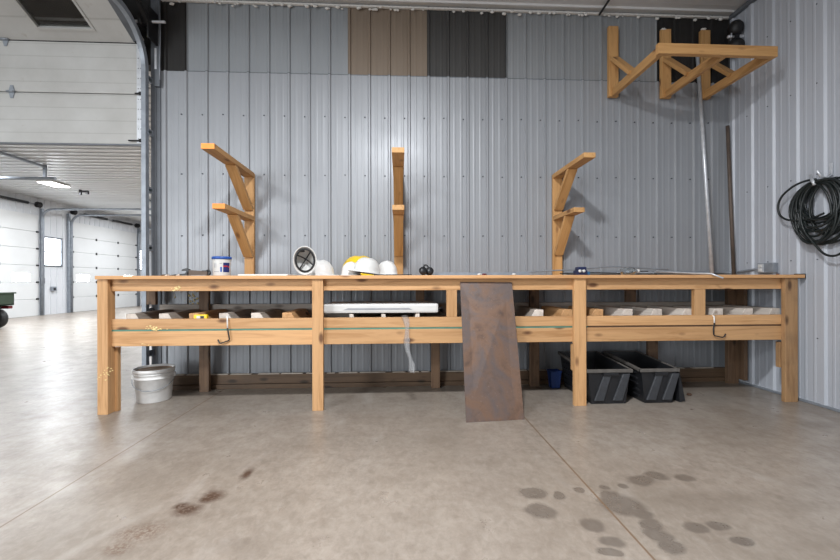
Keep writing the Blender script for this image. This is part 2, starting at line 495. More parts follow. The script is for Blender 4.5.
# treated plank on the floor along the wall
bm = bmesh.new()
xb0 = atY(171, 380, YW - .05).x
bx(bm, xb0, XR - .03, YW - .062, YW - .012, .045, .135, .004)
bx(bm, xb0, XR - .03, YW - .075, YW - .012, .0, .043, .004)
o = solo('baseboard_back', bm, OLDSILL, 'weathered plank along the foot of the back wall', kind='structure')
bm = bmesh.new()
x = xb0 + .05
while x < XR - .2:
    w = random.uniform(.05, .25)
    bx(bm, x, x + w, YW - .060, YW - .02, .134, .1385 + random.uniform(0, .003), .002)
    x += w + random.uniform(-.02, .1)
part('dust_ledge', bm, DUST, o)

# jamb and opening to the next bay
XL0 = -7.3
bm = bmesh.new()
bx(bm, XJ, XJ + .05, YW - .02, YW + .16, 0, ZC, .004)
bx(bm, XJ + .045, XJ + .085, YW - .012, YW - .002, 0, ZC, .003)
solo('trim_3', bm, TRIMG, 'dark grey steel trim on the jamb of the overhead door opening', kind='structure')
bm = bmesh.new()
ribbed(bm, lambda u, h, v: (u, YW - h, v), rib_profile(-11.1, XL0, PITCH, OFF), 0, ZC)
bx(bm, XL0 - .001, XJ + .001, YW, YW + .12, 3.12, ZC, 0, 1)
solo('wall_front', bm, [SHEET, SHEETBLK], 'steel wall around the overhead door opening', kind='structure')

# ------------------------------------------------------------------ overhead door, mostly open
XD = atY(143, 100, 3.9).x       # right end of the door
YD = 3.90
dr = thing('door_1', (XD - 2, YD, 2.3), 'white sectional overhead door raised part way', kind='structure')
zb, z1, z2 = 2.324, 2.797, 3.278
def zat(px, py): return atY(px, py, YD).z
XDL = XL0 + .1
def section(z0, z1, lab=None):
    bm = bmesh.new(); bx(bm, XDL, XD, YD, YD + .045, z0 + .004, z1 - .004, .006)
    part('section', bm, DOORM, dr, label=lab)
section(zb, z1); section(z1, z2)
# tilted section with window
T0 = Vector((0, YD, z2 + .004)); T1 = Vector((0, 3.455, 3.495)); td = (T1 - T0); tl = td.length; td.normalize()
tn = Vector((0, td.z, -td.y))   # points up/back
if tn.z < 0: tn = -tn
def onT(x, a, h=0): return Vector((x, 0, 0)) + T0 + td * a + tn * h
def hitT(px, py):
    d = ray(px, py); n = tn; t_ = (T0 - CAM).dot(n) / d.dot(n); p = CAM + d * t_; return p.x, (p - T0).dot(td)
wx0, wa0 = hitT(38, 27); wx1, _ = hitT(91, 27); wa1 = wa0 + .30
def slab(bm, x0, x1, a0, a1, h0, h1, mi=0):
    hexa(bm, [onT(x0, a0, h0), onT(x1, a0, h0), onT(x1, a1, h0), onT(x0, a1, h0), onT(x0, a0, h1), onT(x1, a0, h1), onT(x1, a1, h1), onT(x0, a1, h1)], mi)
def windows_x():
    w = wx1 - wx0; g = .62; out = []; x = wx0
    while x > XDL + .3: out.append((x, x + w)); x -= w + g
    return sorted(out)
WX = windows_x()
bm = bmesh.new()
slab(bm, XDL, XD, 0, wa0, 0, .045); slab(bm, XDL, XD, wa1, tl, 0, .045)
xs = XDL
for a, b in WX: slab(bm, xs, a, wa0, wa1, 0, .045); xs = b
slab(bm, xs, XD, wa0, wa1, 0, .045)
part('section', bm, DOORM, dr, label='tilted section with windows')
for a, b in WX:
    bm = bmesh.new(); e = .022
    slab(bm, a - e, b + e, wa0 - e, wa0, -.008, .0); slab(bm, a - e, b + e, wa1, wa1 + e, -.008, .0)
    slab(bm, a - e, a, wa0, wa1, -.008, .0); slab(bm, b, b + e, wa0, wa1, -.008, .0)
    wf = part('window_frame', bm, DOORM, dr)
    bm = bmesh.new(); slab(bm, a, b, wa0, wa1, .018, .024)
    part('pane', bm, GLASS, wf, label='dusty dark pane')
bm = bmesh.new(); bx(bm, XDL, XD, 2.9, 3.45, 3.50, 3.545, .006)
part('section', bm, DOORM, dr)
# dark gasket in the seam
bm = bmesh.new(); bx(bm, XDL, XD, YD + .006, YD + .04, z2 - .008, z2 + .012)
part('seam_gasket', bm, BLACKR, dr)
bm = bmesh.new(); bx(bm, XDL, XD, YD + .002, YD + .043, zb - .010, zb + .006, .004)
part('bottom_seal', bm, TRIMG, dr)
for z0_, z1_ in ((zb, z1), (z1, z2)):
    bm = bmesh.new(); bx(bm, XD - .055, XD + .004, YD - .006, YD + .002, z0_ + .012, z1_ - .012, .002)
    for q in range(5):
        for dx in (-.038, -.016): box(bm, (XD + dx, YD - .007, z0_ + .05 + q * (z1_ - z0_ - .1) / 4), (.006, .004, .006), 0, None, 1)
    part('end_stile', bm, [GALV, DARKST], dr)
bm = bmesh.new(); slab(bm, XD - .075, XD + .004, .01, tl - .01, -.006, .001); part('end_stile', bm, TRIMG, dr)
def hinge(x, z, roller=False):
    bm = bmesh.new()
    prism(bm, [(x - .012, YD - .001, z + .06), (x + .012, YD - .001, z + .06), (x + .028, YD - .001, z), (x + .012, YD - .001, z - .06), (x - .012, YD - .001, z - .06), (x - .028, YD - .001, z)], (0, -.006, 0))
    tube(bm, [(x - .035, YD - .014, z), (x + .035, YD - .014, z)], .010, 10)
    part('hinge', bm, GALVD, dr)
    bm = None
for zz, pxs in ((z1, (12,)), (z2, (6,))):
    for p in pxs: hinge(atY(p, 60, YD).x, zz)
for zz in (z1, z2, zb + .03):
    bm = bmesh.new()
    tube(bm, [(XD - .06 if zz > zb + .1 else XD - .12, YD - .02, zz), (XD + .03, YD - .02, zz)], .007, 8)
    tube(bm, [(XD - .02, YD - .02, zz - .0), (XD + .004, YD - .02, zz)], .016, 10)
    part('roller', bm, DARKST, dr)

# track, curve and spring hardware of the overhead door
tr = thing('door_track', (-2.39, 3.88, 0), 'grey vertical steel track curving up beside the raised overhead door', 'door track')
XT = (atY(144.2, 200, YD).x + atY(148.2, 200, YD).x) / 2
path = [(XT, 3.885, .0), (XT, 3.885, 3.02)]
RAD = .40
for i in range(1, 13):
    a = i / 12 * math.radians(82)
    path.append((XT, 3.885 - RAD * (1 - math.cos(a)), 3.02 + RAD * math.sin(a)))
ly, lz = path[-1][1], path[-1][2]
path.append((XT, 1.2, lz + (ly - 1.2) * .05))
def rail(bm, path, w, t):
    """C-shaped track swept along a path in the YZ plane"""
    prof = [(-w / 2, -t / 2), (w / 2, -t / 2), (w / 2, -t / 2 + .006), (-w / 2 + .006, -t / 2 + .006), (-w / 2 + .006, t / 2 - .006), (w / 2, t / 2 - .006), (w / 2, t / 2), (-w / 2, t / 2)]
    rings = []
    for i, p in enumerate(path):
        a = Vector(path[max(i - 1, 0)]); c = Vector(path[min(i + 1, len(path) - 1)])
        d = (c - a).normalized(); n = Vector((0, -d.z, d.y))
        rings.append([bm.verts.new(Vector(p) + Vector((-u, 0, 0)) + n * v) for u, v in prof])
    for A, B in zip(rings, rings[1:]):
        for k in range(len(prof)):
            j = (k + 1) % len(prof); bm.faces.new((A[k], A[j], B[j], B[k]))
    bm.faces.new(rings[0]); bm.faces.new(rings[-1][::-1])
bm = bmesh.new(); rail(bm, path, .040, .05)
part('track_rail', bm, GALVD, tr)
for zz in (.35, .75, 1.35, 1.9, 2.45, 2.95):
    bm = bmesh.new(); bx(bm, XT - .012, XJ + .02, 3.90, 3.945, zz - .012, zz + .012, .002)
    bx(bm, XJ - .004, XJ + .02, 3.90, YW + .02, zz - .03, zz + .03, .002)
    part('track_bracket', bm, GALVD, tr)
# diagonal brace, bearing plate, drum and shaft at the top corner
bm = bmesh.new()
prism(bm, [(XT + .05, 3.93, 3.33), (XT + .08, 3.93, 3.33), (XT + .08, 3.42, 3.70), (XT + .05, 3.42, 3.70)], (0, .045, .02))
part('corner_brace', bm, DARKST, tr)
bm = bmesh.new(); bx(bm, XT + .07, XT + .085, 3.80, YW - .005, 3.28, 3.58, .003)
part('bearing_plate', bm, DARKST, tr)
bm = bmesh.new(); bx(bm, XT + .05, XT + .10, YW - .04, YW - .015, 2.9, 3.72, .003)
part('wall_angle', bm, TRIMG, tr)
bm = bmesh.new(); bx(bm, XT + .055, XT + .075, YW - .048, YW - .041, 3.06, 3.26, .002)
part('slotted_strip', bm, GALV, tr)
bm = bmesh.new()
tube(bm, [(XL0 + .2, 3.86, 3.46), (XT + .20, 3.86, 3.46)], .0127, 12)
part('shaft', bm, GALV, tr)
bm = bmesh.new()
lathe(bm, [(0, 0), (.05, 0), (.055, .008), (.045, .014), (.045, .05), (.055, .056), (.05, .064), (0, .064)], 24)
bmesh.ops.transform(bm, matrix=Matrix.Translation((XT - .02, 3.86, 3.46)) @ rot('Y', 90).to_4x4(), verts=bm.verts)
part('cable_drum', bm, DARKST, tr)
bm = bmesh.new()
tube(bm, [(XT + .105, 3.93, 3.7), (XT + .11, 3.94, 3.4), (XT + .10, 3.945, 3.1), (XT + .105, 3.94, 2.96)], .005, 6)
part('cable', bm, GALVD, tr)

# ------------------------------------------------------------------ next bay
XB, ZB, YB = -11.1, 3.6, 21.0
bm = bmesh.new()
ribbed(bm, lambda u, h, v: (v, u, ZB - h), rib_profile(YW + .12, YB, .23, 4.1, .02, .004), XB, XR)
solo('ceiling', bm, BAYCEIL, 'bright ribbed white ceiling of the next bay', kind='structure')
def yb(px): return atX(px, 280, XB).y
D2 = (9.16, yb(37.5)); D3 = (yb(70.2), yb(136)); ZD = 3.07
bm = bmesh.new()
W1 = (yb(44.2), yb(60.6)); W1z = (1.57, 2.41)
W2 = (yb(139.6), yb(144.2)); W2z = (1.57, 2.36)
def wl(y0, y1, z0, z1): ribbed(bm, lambda u, h, v: (XB + h, u, v), rib_profile(y0, y1, .23, 4.1, .015, .003), z0, z1)
wl(-6, D2[0] - .04, 0, ZB); wl(D2[0] - .04, D2[1] + .04, ZD, ZB)
wl(D2[1] + .04, W1[0], 0, ZB); wl(W1[0], W1[1], 0, W1z[0]); wl(W1[0], W1[1], W1z[1], ZB); wl(W1[1], D3[0] - .04, 0, ZB)
wl(D3[0] - .04, D3[1] + .04, ZD, ZB)
wl(D3[1] + .04, W2[0], 0, ZB); wl(W2[0], W2[1], 0, W2z[0]); wl(W2[0], W2[1], W2z[1], ZB); wl(W2[1], YB, 0, ZB)
solo('wall_left', bm, BAYWALL, 'white ribbed steel wall of the next bay', kind='structure')
bm = bmesh.new(); ribbed(bm, lambda u, h, v: (u, YB - h, v), rib_profile(XB, XR, .23, 0, .015, .003), 0, ZB)
solo('wall_far', bm, BAYWALL, 'white end wall of the next bay', kind='structure')
bm = bmesh.new(); bx(bm, XR, XR + .05, YW, YB, 0, ZB)
solo('wall_bay_right', bm, BAYWALL, 'white right wall of the next bay', kind='structure')
for i, (w, wz) in enumerate(((W1, W1z), (W2, W2z))):
    r = thing('window_%d' % (i + 1), (XB, (w[0] + w[1]) / 2, wz[0]), 'daylit window in the white bay wall', kind='structure')
    bm = bmesh.new(); e = .05
    for (a, b, c, d) in ((w[0] - e, w[1] + e, wz[0] - e, wz[0]), (w[0] - e, w[1] + e, wz[1], wz[1] + e), (w[0] - e, w[0], wz[0], wz[1]), (w[1], w[1] + e, wz[0], wz[1])):
        bx(bm, XB - .06, XB + .03, a, b, c, d, .004)
    part('window_frame', bm, TRIMG, r)
    bm = bmesh.new(); bx(bm, XB - .03, XB - .024, w[0], w[1], wz[0], wz[1]); part('pane', bm, WINLIT, r)
    bm = bmesh.new(); bx(bm, XB - .024, XB - .012, w[0], w[1], (wz[0] + wz[1]) / 2 - .015, (wz[0] + wz[1]) / 2 + .015); part('sash_bar', bm, WHITEP, r)

def bay_door(num, d, wpx, lab):
    r = thing('door_%d' % num, (XB, (d[0] + d[1]) / 2, 0), lab, kind='structure')
    n = 6; h = ZD / n
    wa, wb_ = yb(wpx[0]), yb(wpx[1]); wz0, wz1 = 1.045, 1.285
    wins = [(wa, wb_), (d[0] + d[1] - wb_, d[0] + d[1] - wa)]
    for k in range(n):
        bm = bmesh.new(); z0, z1 = k * h + .004, (k + 1) * h - .004
        if k == 2:
            bx(bm, XB - .02, XB + .03, d[0], d[1], z0, wz0); bx(bm, XB - .02, XB + .03, d[0], d[1], wz1, z1)
            y = d[0]
            for a, b in sorted(wins): bx(bm, XB - .02, XB + .03, y, a, wz0, wz1); y = b
            bx(bm, XB - .02, XB + .03, y, d[1], wz0, wz1)
        else: bx(bm, XB - .02, XB + .03, d[0], d[1], z0, z1, .004)
        s = part('section', bm, BAYDOOR, r)
        if k == 2:
            for a, b in wins:
                bm = bmesh.new(); bx(bm, XB - .005, XB + .005, a, b, wz0, wz1); part('pane', bm, WINLIT, s, label='daylit pane')
    for k in range(1, n):
        for j in range(1, 3):
            y = d[0] + (d[1] - d[0]) * j / 3
            bm = bmesh.new(); bx(bm, XB + .03, XB + .05, y - .03, y + .03, k * h - .04, k * h + .04, .006)
            part('hinge', bm, DARKST, r)
        for y in (d[0] + .05, d[1] - .05):
            bm = bmesh.new(); bx(bm, XB + .03, XB + .06, y - .04, y + .04, k * h - .025, k * h + .025, .006)
            part('hinge', bm, DARKST, r)
    bm = bmesh.new(); bx(bm, XB - .01, XB + .02, d[0], d[1], 0, .012); part('bottom_seal', bm, DARKST, r)
bay_door(2, D2, (11, 29), 'white sectional door with a lit window behind the trailer')
bay_door(3, D3, (76, 88.5), 'white sectional door with a lit window left of the bench post')

def bay_track(y, sgn, lab):
    r = thing('door_track', (XB + .1, y, 0), lab, 'door track', 'tracks of the far bay doors')
    bm = bmesh.new()
    pts = [(XB + .09, y, 0), (XB + .09, y, 2.95)]
    for i in range(1, 9):
        a = i / 8 * PI / 2; pts.append((XB + .09 + .32 * (1 - math.cos(a)), y, 2.95 + .32 * math.sin(a)))
    pts.append((XB + 3.6, y, 3.29))
    tube(bm, pts, .036, 6); part('track_rail', bm, GALVD, r)
    bm = bmesh.new(); bx(bm, XB + .0, XB + .08, y + sgn * .02, y + sgn * .10, 0, 3.3, .004); part('wall_angle', bm, GALVD, r)
    bm = bmesh.new(); bx(bm, XB + 3.35, XB + 3.41, y - .02, y + .02, 3.29, ZB - .02, .003)
    bx(bm, XB + 3.35, XB + 3.41, y - (1.5 if sgn < 0 and y < 10 else .3), y + .02, ZB - .09, ZB - .04, .003); part('hanger', bm, GALVD, r)
    bm = bmesh.new(); lathe(bm, [(0, 0), (.09, 0), (.07, .02), (.07, .07), (.09, .09), (0, .09)], 16)
    bmesh.ops.transform(bm, matrix=Matrix.Translation((XB + .12, y - sgn * .1, 3.38)) @ rot('X', 90).to_4x4(), verts=bm.verts)
    part('cable_drum', bm, DARKST, r)
bay_track(D2[0] - .05, -1, 'grey overhead track end hanging high at the left edge of the photo')
bay_track(D2[1] + .05, 1, 'grey door track between the trailer and the tall bright window')
bay_track(D3[0] - .05, -1, 'grey door track just right of the tall bright window')
bay_track(D3[1] + .05, 1, 'grey door track farthest back beside the opening jamb')
for d, lab in ((D2, 'black torsion spring bar above the door behind the trailer'), (D3, 'black torsion spring bar above the farthest bay door')):
    r = thing('torsion_spring', (XB + .12, (d[0] + d[1]) / 2, 3.38), lab, 'spring', 'door springs in the far bay')
    bm = bmesh.new(); tube(bm, [(XB + .12, d[0] + .24, 3.38), (XB + .12, d[1] - .24, 3.38)], .016, 8); part('shaft', bm, GALVD, r)
    m_ = (d[0] + d[1]) / 2
    for a, b in ((d[0] + .45, m_ - .15), (m_ + .15, d[1] - .45)):
        bm = bmesh.new(); tube(bm, [(XB + .12, a, 3.38), (XB + .12, b, 3.38)], .042, 12); part('spring', bm, BLACKP, r)
# second overhead rail run and hanger at the left edge
p = atZ(54, 184, ZB - .05)
def bay_light(x, y, lab, w=.36, l=.6):
    r = thing('ceiling_light', (x, y, ZB - .02), lab, 'ceiling light')
    bm = bmesh.new(); bx(bm, x - w / 2, x + w / 2, y - l / 2, y + l / 2, ZB - .06, ZB - .022, .006); part('housing', bm, WHITEP, r)
    bm = bmesh.new(); bx(bm, x - w / 2 + .015, x + w / 2 - .015, y - l / 2 + .015, y + l / 2 - .015, ZB - .075, ZB - .061, .004); part('diffuser', bm, LAMPM, r)
bay_light(p.x, p.y, 'glowing square ceiling light in the next bay')
q = atZ(84, 191, ZB - .06)
r = thing('ceiling_bracket', (q.x, q.y, ZB - .02), 'small dark bracket on the bay ceiling right of the glowing light', 'bracket')
bm = bmesh.new(); bx(bm, q.x - .12, q.x - .07, q.y - .03, q.y + .03, ZB - .17, ZB - .021, .004); part('plate', bm, DARKST, r)
bm = bmesh.new(); bx(bm, q.x - .07, q.x + .12, q.y - .03, q.y + .03, ZB - .1, ZB - .05, .004); bx(bm, q.x + .07, q.x + .12, q.y - .03, q.y + .03, ZB - .15, ZB - .09, .004); part('arm', bm, DARKST, r)
# small control box on the bay wall
y0 = yb(52.3)
r = thing('switch_box', (XB + .02, y0, .74), 'small grey box on the bay wall below the bright window', 'electrical box')
bm = bmesh.new(); bx(bm, XB + .016, XB + .07, y0 - .09, y0 + .09, .74, .88, .006); part('housing', bm, GALVD, r)
bm = bmesh.new(); bx(bm, XB + .07, XB + .08, y0 - .04, y0 + .04, .77, .84, .004); part('button_plate', bm, DARKST, r)
y0 = yb(41.6)
bm = bmesh.new(); bx(bm, XB + .016, XB + .06, y0 - .05, y0 + .05, .98, 1.16, .006)
solo('door_control', bm, DARKST, 'small black door control on the bay wall left of the bright window', 'door control')

# trailer at the far left
tx, ty = -9.0, 8.25
t = thing('utility_trailer', (tx, ty, 0), 'dark green utility trailer bed with black tyre at the left edge', 'trailer')
s_ = 8.75
ze = lambda y: 1.03 - (y - 282) / 400 * s_
xe = (atY(15.6, 300, ty + 1.1)).x
bm = bmesh.new()
z0, z1_ = ze(305.5), ze(292.5)
bx(bm, xe - 1.7, xe - .03, ty - .05, ty + 1.1, z0, z0 + .03, .004)
bx(bm, xe - .06, xe - .03, ty - .05, ty + 1.1, z0, z1_, .006)
bx(bm, xe - 1.7, xe - .03, ty - .05, ty - .02, z0, z1_, .004); bx(bm, xe - 1.7, xe - .03, ty + 1.07, ty + 1.1, z0, z1_, .004)
bx(bm, xe - 1.7, xe - 1.67, ty - .05, ty + 1.1, z0, z1_, .006)
bx(bm, xe - 1.7, xe, ty - .075, ty - .02, z1_ - .03, z1_ + .005, .006); bx(bm, xe - .06, xe, ty - .075, ty + 1.12, z1_ - .03, z1_ + .005, .006)
bx(bm, xe - 1.7, xe, ty - .075, ty - .02, z0 - .005, z0 + .03, .006)
for k in range(4): bx(bm, xe - .3 - k * .4, xe - .26 - k * .4, ty - .07, ty - .04, z0, z1_, .004)
part('bed', bm, GREENPT, t)
for ya in (.1, .86):
    bm = bmesh.new(); bx(bm, xe - 1.5, xe - .15, ty + ya, ty + ya + .08, z0 - .09, z0, .005); part('chassis_beam', bm, DARKST, t)
bm = bmesh.new(); bx(bm, xe - .26, xe - .06, ty + 1.0, ty + 1.1, z0 - .075, z0 - .01, .012); part('tail_light', bm, DKRED, t)
wr = .225; wxc = atY(8.6, 319, ty + 1.1).x - wr
for yy in (ty - .08, ty + .95):
    bm = bmesh.new()
    lathe(bm, [(.11, -.07), (.19, -.085), (.215, -.07), (.225, -.03), (.225, .03), (.215, .07), (.19, .085), (.11, .07), (.11, -.07)], 36)
    bmesh.ops.transform(bm, matrix=Matrix.Translation((wxc, yy + .09, wr)) @ rot('X', 90).to_4x4(), verts=bm.verts)
    w_ = part('wheel', bm, BLACKR, t)
    bm = bmesh.new(); lathe(bm, [(0, -.02), (.05, -.03), (.07, -.01), (.105, -.04), (.112, -.05), (.112, .05), (0, .05)], 28)
    bmesh.ops.transform(bm, matrix=Matrix.Translation((wxc, yy + .09, wr)) @ rot('X', 90).to_4x4(), verts=bm.verts)
    part('rim', bm, GALVD, w_)
bm = bmesh.new(); tube(bm, [(wxc, ty, wr), (wxc, ty + 1.05, wr)], .025, 10)
bx(bm, wxc - .05, wxc + .05, ty + .1, ty + .18, wr - .01, z0 - .08); bx(bm, wxc - .05, wxc + .05, ty + .86, ty + .94, wr - .01, z0 - .08)
part('axle', bm, DARKST, t)

# ------------------------------------------------------------------ workbench
XB0 = atY(97, 300, YF).x; XB1 = atY(797, 300, YF).x
wbch = thing('workbench', ((XB0 + XB1) / 2, 3.58, 0), 'long pine workbench with framed shelf along the steel wall', 'workbench')
YR = YF + .04    # face of the rails
YBK = 3.915      # back of bench
def X(px, Y=YF, py=300): return atY(px, py, Y).x
def Z(py, Y=YF, px=400): return atY(px, py, Y).z
# top: boards
bm_l = []
lumber('tabletop', (XB0 - .003, YF + .083, ZT - .014), (X(803), YF + .083, ZT - .014), .206, .028, wbch, WOODTOP, (0, 1, 0), bev=.004)
for k, (a, b) in enumerate(((YF + .187, YF + .43), (YF + .433, YBK + .02))):
    lumber('tabletop', (XB0, (a + b) / 2, ZT - .014), (X(803), (a + b) / 2, ZT - .014), b - a - .002, .028, wbch, WOODTOP, (0, 1, 0), bev=.003)
ZU = ZT - .0285
# posts
def post(pa, pb, y0, y1, z0, z1, mat=WOOD, name='leg', lab=None, Yp=None):
    Yp = Yp or y0; a, b = X(pa, Yp), X(pb, Yp)
    lumber(name, ((a + b) / 2, (y0 + y1) / 2, z0), ((a + b) / 2, (y0 + y1) / 2, z1), b - a, y1 - y0, wbch, mat, (1, 0, 0), lab)
post(97, 107.5, YF, YF + .085, 0, ZU)
post(312, 323, YF, YF + .038, 0, ZU)
post(574.3, 586.3, YF, YF + .038, 0, ZU)
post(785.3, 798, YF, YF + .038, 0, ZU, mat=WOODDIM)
XLI = X(107.5) + .0005; XRI = X(797, YR)
# blocks behind the front legs
post(110, 117.5, YF + .08, YF + .118, 0, Z(346), name='leg_block', Yp=YF + .08)
post(572.3, 578, YF + .042, YF + .08, Z(374), Z(347), name='leg_block')
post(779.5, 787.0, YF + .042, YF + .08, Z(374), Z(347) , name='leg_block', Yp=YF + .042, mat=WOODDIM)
# rails across the front
def railx(z0, z1, y0=YR, y1=YR + .038, xa=None, xb=None, mat=WOOD, name='rail', lab=None):
    xa = XLI if xa is None else xa; xb = XRI if xb is None else xb
    lumber(name, (xa, (y0 + y1) / 2, (z0 + z1) / 2), (xb, (y0 + y1) / 2, (z0 + z1) / 2), z1 - z0, y1 - y0, wbch, mat, (0, 0, 1), lab)
zA0 = Z(290.3, YR)
XM1, XM2 = X(318), X(580)
for a, b in ((XLI, XM1 - .001), (XM1 + .001, XM2 - .001), (XM2 + .001, XRI)):
    railx(zA0, ZU - .0005, xa=a, xb=b, name='apron')
    railx(Z(327.4, YR), Z(317.4, YR), xa=a, xb=b)
    railx(Z(343.6, YR), Z(329.2, YR), xa=a, xb=b)
zs = Z(328.3, YR)
bm = bmesh.new(); bx(bm, XLI, X(590), YR + .003, YR + .06, zs - .0065, zs + .0065)
part('shelf_edge', bm, GREENST, wbch, label='green strip between the rails')
bm = bmesh.new(); bx(bm, X(590) + .001, XRI, YR + .012, YR + .06, zs - .0065, zs + .0065)
part('shelf_edge', bm, WOODOLD, wbch)
# shelf board
bm = bmesh.new(); bx(bm, XLI + .02, XRI, YR + .062, YBK - .05, zs - .012, zs + .012)
part('shelf', bm, WOODOLD, wbch)
# short uprights between apron and rail
for pa, pb in ((446.6, 457), (694.5, 705.5)):
    a, b = X(pa, YR), X(pb, YR)
    lumber('upright', ((a + b) / 2, YR + .019, Z(317.4, YR)), ((a + b) / 2, YR + .019, zA0 - .001), b - a, .038, wbch, WOOD, (1, 0, 0))
# dividers on the shelf: boards running back to the wall with clipped front corners
YV0, YV1 = YR + .075, YBK - .06
zv0, zv1 = zs + .0125, .775
for px, m_ in ((133, WOODGREY), (166, WOODGREY), (196, WOOD), (226, WOODGREY), (258, WOODGREY), (289, WOOD), (352, WOODGREY), (384, WOODGREY), (417, WOODGREY),
               (537, WOODGREY), (566, WOOD), (597, WOOD), (626.5, WOODPALE), (656, WOODPALE), (687, WOODPALE), (717, WOODPALE), (747, WOODPALE), (774, WOODPALE)):
    xc = X(px, YV0, 314); sg = 1 if px < 400 else -1
    under = 340 < px < 430
    hw = .022 if under else .056
    zt_d = .757 if under else (.772 if px < 500 else .785)
    b = bmesh.new(); L = YV1 - YV0; hh = zt_d - zv0; ck = .04 if not under else .012
    # local: x along the board (towards the wall), y across, z up; the inner top corner of the front end is clipped
    poly = [(-hw, 0), (hw, 0), (hw, hh * .45), (hw - ck, hh), (-hw, hh)]
    prism(b, [Vector((-L / 2, -sg * p[0], p[1])) for p in poly], (L, 0, 0))
    bmesh.ops.bevel(b, geom=list(b.edges), offset=.003, segments=1, affect='EDGES')
    mats = [m_, WOODPALE]
    for f in b.faces:
        if f.calc_center_median().x < -L / 2 + .002: f.material_index = 0 if m_ is WOOD else 1
    o = bpy.data.objects.new('divider', finish(b, 'divider', mats)); COL.objects.link(o)
    M = Matrix.Translation((xc, (YV0 + YV1) / 2, zv0)) @ Matrix.Rotation(PI / 2, 4, 'Z')
    o.parent = wbch; o.matrix_local = ROOTM['workbench'].inverted() @ M
# back rail of the shelf and under the top
lumber('back_rail', (XLI + .01, YBK - .03, zv1 - .03), (XRI, YBK - .03, zv1 - .03), .14, .038, wbch, WOODGREY, (0, 0, 1))
lumber('back_rail', (XLI + .01, YBK - .0, ZU - .046), (XRI, YBK - .0, ZU - .046), .089, .03, wbch, WOODOLD, (0, 0, 1))
# rear legs
for pa, pb, z0, z1 in ((203, 212.5, 0, ZU), (430.5, 439, 0, zs), (415.5, 424, zs, ZU), (527.5, 536.5, 0, ZU), (643.5, 653, 0, zs), (622, 631.5, zs, ZU), (721.5, 732, 0, ZU), (151.5, 160.5, zs, ZU)):
    yk = YBK - .012
    a, b = X(pa, yk), X(pb, yk)
    if z0 == 0: lumber('rear_leg', ((a + b) / 2, YBK - .071, 0), ((a + b) / 2, YBK - .071, z1), b - a, .04, wbch, WOODOLD, (1, 0, 0))
    else: lumber('rear_upright', ((a + b) / 2, YBK - .071, zv1 + .042), ((a + b) / 2, YBK - .071, z1), b - a, .04, wbch, WOODOLD, (1, 0, 0))
lumber('rear_leg', (XR - .06, 3.80, .05), (XR - .06, 3.80, ZU), .12, .038, wbch, WOODOLD, (0, 1, 0))
# end rails
lumber('end_rail', (XB0 + .019, YF + .09, ZU - .046), (XB0 + .019, YBK - .02, ZU - .046), .089, .038, wbch, WOODOLD, (0, 0, 1))
lumber('end_rail', (XB1 - .019, YF + .09, ZU - .046), (XB1 - .019, YBK - .02, ZU - .046), .089, .038, wbch, WOOD, (0, 0, 1))
lumber('end_rail', (XB1 - .045, YF + .1, Z(338, YR)), (XB1 - .045, YBK - .02, Z(338, YR)), .089, .038, wbch, WOOD, (0, 0, 1))
# black clip on the right corner of the top
bm = bmesh.new(); xa = X(803)
bx(bm, xa - .03, xa + .02, YF - .008, YF + .05, ZT - .032, ZT + .008, .004)
part('corner_clip', bm, BLACKP, wbch, label='black clip on the right corner of the top')
# cream foam spatter stuck on rails
def spat(px0, px1, py0, py1, Y, n, parent, rr=(.003, .009)):
    bm = bmesh.new()
    for _ in range(n):
        p_ = atY(random.gauss((px0 + px1) / 2, (px1 - px0) / 4), random.gauss((py0 + py1) / 2, (py1 - py0) / 4), Y)
        blob(bm, p_, random.uniform(*rr), sub=1, jit=.35, sq=(1.4, .35, .8))
    part('foam_spatter', bm, FOAM, parent, label='dried cream foam spatter', kind='stuff')
spat(147, 163, 325, 332, YR, 26, wbch)
spat(172, 182, 286, 290, YR, 14, wbch)
spat(97, 112, 366, 380, YF, 22, wbch, (.002, .006))
spat(140, 150, 343, 346, YR, 6, wbch, (.002, .006))
bm = bmesh.new()
for _ in range(34):
    p_ = atY(random.gauss(192, 7), random.gauss(298, 5), YW - .004)
    blob(bm, p_, random.uniform(.003, .011), sub=1, jit=.35, sq=(1.2, .4, 1))
part('foam_spatter', bm, FOAM, wb, label='dried cream foam spatter on the wall', kind='stuff')

# ------------------------------------------------------------------ wall brackets
def bracket(pxa, pxb, tipY1, tipY2, z1, z2, lab, ends=None, g='lumber brackets on the back wall'):
    Yp = YW - .036
    a, b = X(pxa, Yp, 200), X(pxb, Yp, 200); xc = (a + b) / 2
    t = thing('lumber_bracket', (xc, YW - .037, ZT), lab, 'bracket', g)
    lumber('upright', (xc, YW - .037, ZT + .001), (xc, YW - .037, z1 + .02), b - a, .038, t, WOODRACK, (1, 0, 0))
    for (z, yt, ym, zl) in ((z1, tipY1, .50, .33), (z2, tipY2, .58, .36)):
        yb_ = YW - .057
        lumber('arm', (xc, yb_, z), (xc, yt, z), .10, .042, t, WOODRACK, (1, 0, 0), endmat=ends)
        yk = yb_ + (yt - yb_) * ym
        lumber('brace', (xc, yk, z - .018), (xc, yb_ - .012, z - zl), .088, .036, t, WOODRACK, (1, 0, 0), cut0=0)
    return t
bracket(245, 254.5, 3.10, 3.28, 2.055, 1.635, 'wall bracket with orange painted arm ends', ORANGE)
bracket(394, 403, 3.16, 3.34, 2.065, 1.645, 'wall bracket seen head-on behind the hard hats')
bracket(552.5, 561.5, 3.25, 3.45, 2.075, 1.655, 'wall bracket with bare arm ends above the blue tool')

